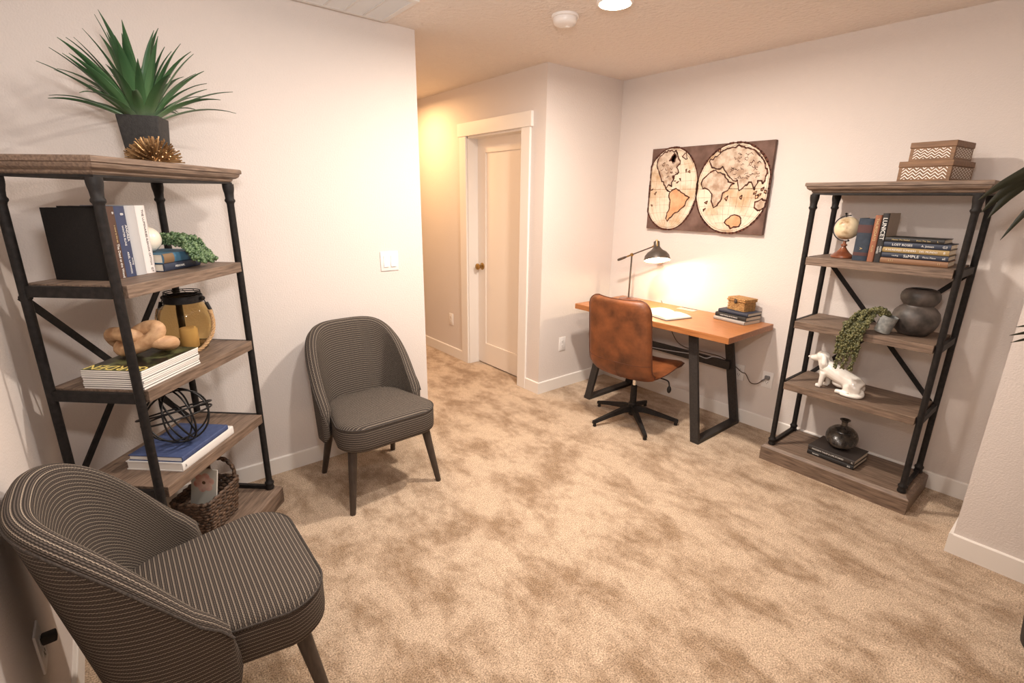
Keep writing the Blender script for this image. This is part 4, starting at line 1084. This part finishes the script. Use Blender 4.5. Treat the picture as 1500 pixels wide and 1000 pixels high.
# amber jar lantern
jr = thing('glass_jar', 'amber glass jar lantern with a rope handle on the left bookshelf', 'jar', wL(.185, .02, .895))
prof = [(0, 0), (.062, 0), (.070, .004), (.082, .03), (.098, .085), (.105, .13), (.104, .158), (.094, .182), (.078, .196), (.068, .203), (.067, .226)]
inner = [(.064, .226), (.065, .203), (.075, .193), (.091, .179), (.101, .157), (.102, .13), (.095, .085), (.079, .032), (.066, .008), (0, .007)]
B().lathe(prof+inner, 40, cap=False).build('glass_body', M['glass'], jr, smooth=60)
B().lathe([(.070, .205), (.0735, .205), (.0735, .232), (.072, .235), (.064, .235), (.0675, .231), (.070, .229)], 36, cap=False).build('metal_band', M['iron'], jr)
q = B()
for zz, rr in ((.242, .068), (.250, .067)): q.tube([(rr*math.cos(2*PI*i/32), rr*math.sin(2*PI*i/32), zz) for i in range(32)], .0022, 6, True)
for i in range(10):
    a = 2*PI*i/10; q.tube([(.069*math.cos(a), .069*math.sin(a), .233), (.067*math.cos(a+.2), .067*math.sin(a+.2), .251)], .0014, 5)
q.build('wire_rim', M['iron'], jr)
B().lathe([(0, .0075), (.034, .0075), (.035, .010), (.035, .085), (.032, .09), (.006, .086), (0, .086)], 28).build('candle', M['candle'], jr)
q = B()
hd_ = Vector((math.cos(R(25)), math.sin(R(25)), 0)) 
hd_ = Vector((.80, -.60, 0)).normalized()
for s in (-1, 1):
    c0 = hd_*s*.083
    q.tube([hd_*s*.072+Vector((0, 0, .222)), c0+Vector((0, 0, .222))], .007, 10); q.ball(c0+Vector((0, 0, .222)), .010, 2)
    q.tube([c0+hd_*s*.004+Vector((0, 0, .215)), c0+hd_*s*.012+Vector((0, 0, .20))], .002, 6)
    q.tube([c0+hd_*s*.012+Vector((0, 0, .203)), c0+hd_*s*.024+Vector((0, -.006, .172))], .0075, 12)
q.build('handle_fittings', M['iron'], jr)
pd = Vector((hd_.y, -hd_.x, 0)); pd = pd if pd.y < 0 else -pd
Pr = [hd_*-.108+pd*.006+Vector((0, 0, .172)), hd_*-.112+pd*.02+Vector((0, 0, .13)), hd_*-.085+pd*.075+Vector((0, 0, .07)), hd_*-.035+pd*.105+Vector((0, 0, .025)), hd_*.03+pd*.108+Vector((0, 0, .009)), hd_*.085+pd*.08+Vector((0, 0, .016)), hd_*.115+pd*.035+Vector((0, 0, .065)), hd_*.118+pd*.01+Vector((0, 0, .12)), hd_*.108+pd*.006+Vector((0, 0, .172))]
core_ = smoothpts(Pr, 14); 
for k in range(3):
    pts = []
    for i, p in enumerate(core_):
        tn = (core_[min(i+1, len(core_)-1)]-core_[max(0, i-1)]).normalized(); u_ = tn.cross(Vector((.3, .5, .8))).normalized(); v_ = tn.cross(u_); a = i*.75+2*PI*k/3
        pts.append(p+(u_*math.cos(a)+v_*math.sin(a))*.0042)
    B().tube(pts, .0045, 7).build('rope_strand', M['rope'], jr, smooth=60)

# wooden knot on the magazines
kn = thing('wooden_knot', 'pale carved wooden chain knot lying on the magazines', 'sculpture', wL(-.140, -.04, zmag+.003), LA)
def link(par, c, rx_, ry_, r_, rot):
    pts = []
    mt = Euler(rot).to_matrix()
    for i in range(36):
        a = 2*PI*i/36; pts.append(Vector(c)+mt @ Vector((rx_*math.cos(a), ry_*math.sin(a), .004*math.sin(2*a))))
    B().tube(pts, r_, 14, True).build('link', M['knotwood'], par, smooth=70)
link(kn, (-.010, .052, .062), .058, .040, .0245, (R(42), R(16), R(70)))
link(kn, (-.012, -.004, .066), .074, .030, .0255, (R(48), R(-27), R(-78)))
link(kn, (.030, -.044, .042), .052, .036, .0245, (R(24), R(8), R(60)))

# wire orb
ob = thing('wire_orb', 'black wire orb of tangled rings on the blue book', 'sculpture', wL(-.085, -.078,   .579), LA)
for (rr, e, off) in ((.114, (80, 10, 15), (0, 0, .116)), (.114, (62, 75, 40), (0, 0, .116)), (.112, (110, -40, 100), (0, 0, .116)), (.130, (12, 14, 100), (.005, .012, .135)), (.126, (-14, 6, 0), (.01, .008, .112)), (.110, (88, 30, 135), (0, 0, .115)), (.112, (55, -35, 60), (0, 0, .115))):
    mt = Euler([R(a) for a in e]).to_matrix()
    pts = [Vector(off)+mt @ Vector((rr*math.cos(2*PI*i/40), rr*.94*math.sin(2*PI*i/40), 0)) for i in range(40)]
    B().tube(pts, .0036, 8, True).build('ring', M['blackwire'], ob, smooth=60)

# wicker basket with a magazine
bk = thing('wicker_basket', 'dark woven basket with a looped handle on the base of the left bookshelf', 'basket', wL(.065, -.022, .1), LA+R(2))
def bring(t): return .100+.022*t, .072+.014*t      # half extents at height fraction
rows = 11; hB = .165
def sq2(hx, hy, r=.03, n_=10):
    out = []
    for (sx, sy, a0) in ((1, -1, -90), (1, 1, 0), (-1, 1, 90), (-1, -1, 180)):
        for i in range(n_): a = R(a0+90*i/(n_-1)); out.append((sx*(hx-r)+r*math.cos(a), sy*(hy-r)+r*math.sin(a)))
    return out
q = B(); q.loft([[(x, y, z) for x, y in sq2(*[v-.006 for v in bring(z/hB)])] for z in (.0, .004)]); q.build('basket_floor', M['wicker'], bk)
for r in range(rows):
    z = .008+(r)*hB/rows; hx, hy = bring(z/hB)
    base_ = sq2(hx, hy); dense = []
    m_ = len(base_)
    for i in range(m_):
        a, c = base_[i], base_[(i+1) % m_]; L_ = math.hypot(a[0]-c[0], a[1]-c[1]); k = max(1, int(L_/.009))
        for j in range(k): dense.append((a[0]+(c[0]-a[0])*j/k, a[1]+(c[1]-a[1])*j/k))
    pts = []; n_ = len(dense)
    for i, (x, y) in enumerate(dense):
        l_ = math.hypot(x, y); w_ = .0042*math.sin(i*PI/2+r*PI); pts.append((x*(1+w_/l_), y*(1+w_/l_), z))
    B().tube(pts, .0085, 6, True).build('weave_row', M['wicker'], bk, smooth=60)
hx, hy = bring(1)
for sx in (1,):
    P = [(sx*hx, -.062, .16), (sx*(hx+.002), -.060, .195), (sx*(hx-.002), -.04, .235), (sx*(hx-.004), 0, .252), (sx*(hx-.002), .04, .235), (sx*(hx+.002), .060, .195), (sx*hx, .062, .16)]
    c_ = smoothpts(P, 7); pts = []
    for k in range(2):
        pp_ = []
        for i, p in enumerate(c_):
            a = i*.8+PI*k; pp_.append(p+Vector((math.cos(a)*.004, 0, math.sin(a)*.004)))
        B().tube(pp_, .0075, 7).build('handle', M['wicker'], bk, smooth=60)
mg_ = thing('flower_magazine', 'magazine with a pink flower cover standing inside the wicker basket', 'magazine', wL(.015, -.022, .112), LA+R(2))
mm = Matrix.Rotation(R(7), 4, 'X') @ Matrix.Rotation(R(5), 4, 'Y')
B().box((-.003, -.056, .006), (.003, .056, .272), .001, mm).build('page_block', M['pageswhite'], mg_, smooth=0)
q = B(); q.box((.003, -.0565, .005), (.004, .0565, .273), 0, mm); q.box((-.004, -.0565, .005), (-.003, .0565, .273), 0, mm)
cvm = q.build('cover', colmat('pale_grey_cover_print', (.52, .50, .44), .35), mg_, smooth=0)
pinkm = pm('petal_print', (.52, .24, .19), (.70, .50, .40), scale=26, rough=.4, detail=5); dkp = colmat('stamen_print', (.10, .05, .02), .5)
face = mm @ basis((0, -1, 0), (0, 0, 1), (-1, 0, 0), (-.0041, 0, 0)) @ Matrix.Translation((.0, .022, 0))
for i in range(6):
    a = 2*PI*i/6+.3; c_ = (.0+.024*math.cos(a), .185+.024*math.sin(a))
    B().prism([(c_[0]+.023*math.cos(t)*math.cos(a)-.019*math.sin(t)*math.sin(a), c_[1]+.023*math.cos(t)*math.sin(a)+.019*math.sin(t)*math.cos(a)) for t in [2*PI*j/16 for j in range(16)]], .0001+i*.0001, .0003+i*.0001, face).build('petal_print', pinkm, cvm, smooth=0)
B().prism([(.008*math.cos(t), .185+.008*math.sin(t)) for t in [2*PI*j/12 for j in range(12)]], .0009, .0011, face).build('stamen_print', dkp, cvm, smooth=0)

# ------------------------------------------------------------------ dark palm at the right edge
pa = thing('potted_palm', 'tall dark strap-leaved plant at the right edge, only its leaves in view', 'plant', (2.40, -.22, 0))
B().lathe([(0, 0), (.13, 0), (.14, .01), (.17, .30), (.175, .31), (.175, .33), (.155, .33), (.15, .28), (0, .28)], 32).build('pot', M['potblack'], pa)
B().tube(smoothpts([(0, 0, .28), (.01, .0, .7), (-.01, .01, 1.1), (0, 0, 1.5)], 6), [.022]*7+[.018]*12, 10).build('trunk', M['legwood'], pa)
def leafpath(par, P, width, mat, name='leaf'):
    pts = smoothpts(P, 5); n_ = len(pts)-1; bm = bmesh.new(); uvl = bm.loops.layers.uv.new('UVMap'); rows = []
    for i, p in enumerate(pts):
        t = i/n_; tn = (pts[min(i+1, n_)]-pts[max(i-1, 0)]).normalized(); sd = tn.cross(Vector((.75, 0, .66)))
        sd = sd.normalized() if sd.length > 1e-3 else Vector((1, 0, 0)); nn_ = sd.cross(tn)
        w_ = max(.0006, width*min(1, .35+2.2*t)*(1-max(0, (t-.45)/.55)**1.7))
        row = [p+sd*w_+nn_*w_*.25, p+sd*w_*.5+nn_*w_*.08, p, p-sd*w_*.5+nn_*w_*.08, p-sd*w_+nn_*w_*.25]
        rows.append(([bm.verts.new(v) for v in row], [bm.verts.new(v-nn_*.0012) for v in row]))
    for i in range(n_):
        for k in range(4):
            for lay in (0, 1):
                f = bm.faces.new([rows[i][lay][k], rows[i][lay][k+1], rows[i+1][lay][k+1], rows[i+1][lay][k]])
                for lp_, uv_ in zip(f.loops, ((k/4, i/n_), ((k+1)/4, i/n_), ((k+1)/4, (i+1)/n_), (k/4, (i+1)/n_))): lp_[uvl].uv = uv_
        for k in (0, 4): bm.faces.new((rows[i][0][k], rows[i+1][0][k], rows[i+1][1][k], rows[i][1][k]))
    bmesh.ops.recalc_face_normals(bm, faces=bm.faces)
    bb = B(); bb.bm.free(); bb.bm = bm; return bb.build(name, mat, par, smooth=60, recalc=False)
for i_, (z0, dx, apex, tip) in enumerate(((1.50, -.02, (.40, 1.672), (.572, 1.562)), (1.50, .0, (.41, 1.668), (.555, 1.535)), (1.50, .025, (.42, 1.655), (.565, 1.520)), (1.50, .03, (.43, 1.650), (.545, 1.500)), (1.48, -.04, (.35, 1.63), (.487, 1.432)), (1.48, .05, (.25, 1.60), (.435, 1.440)),
                          (1.18, .0, (.22, 1.16), (.402, 1.109)), (1.18, .03, (.22, 1.175), (.395, 1.135)), (1.18, -.04, (.2, 1.16), (.39, 1.095)), (1.5, .02, (-.22, 1.75), (-.42, 1.5)), (1.5, -.05, (-.2, 1.65), (-.36, 1.35)), (1.5, .06, (.05, 1.85), (.12, 1.95)), (1.5, -.12, (.03, 1.75), (.08, 1.6)))):
    leafpath(pa, [(0, 0, z0-.03), (dx*.4, apex[0]*.45, z0+(apex[1]-z0)*.75), (dx, apex[0], apex[1]), (dx*1.2, apex[0]+(tip[0]-apex[0])*.6, apex[1]+(tip[1]-apex[1])*.42), (dx*1.3, tip[0], tip[1])], (.026 if i_ < 4 else .017), M['palmleaf'])
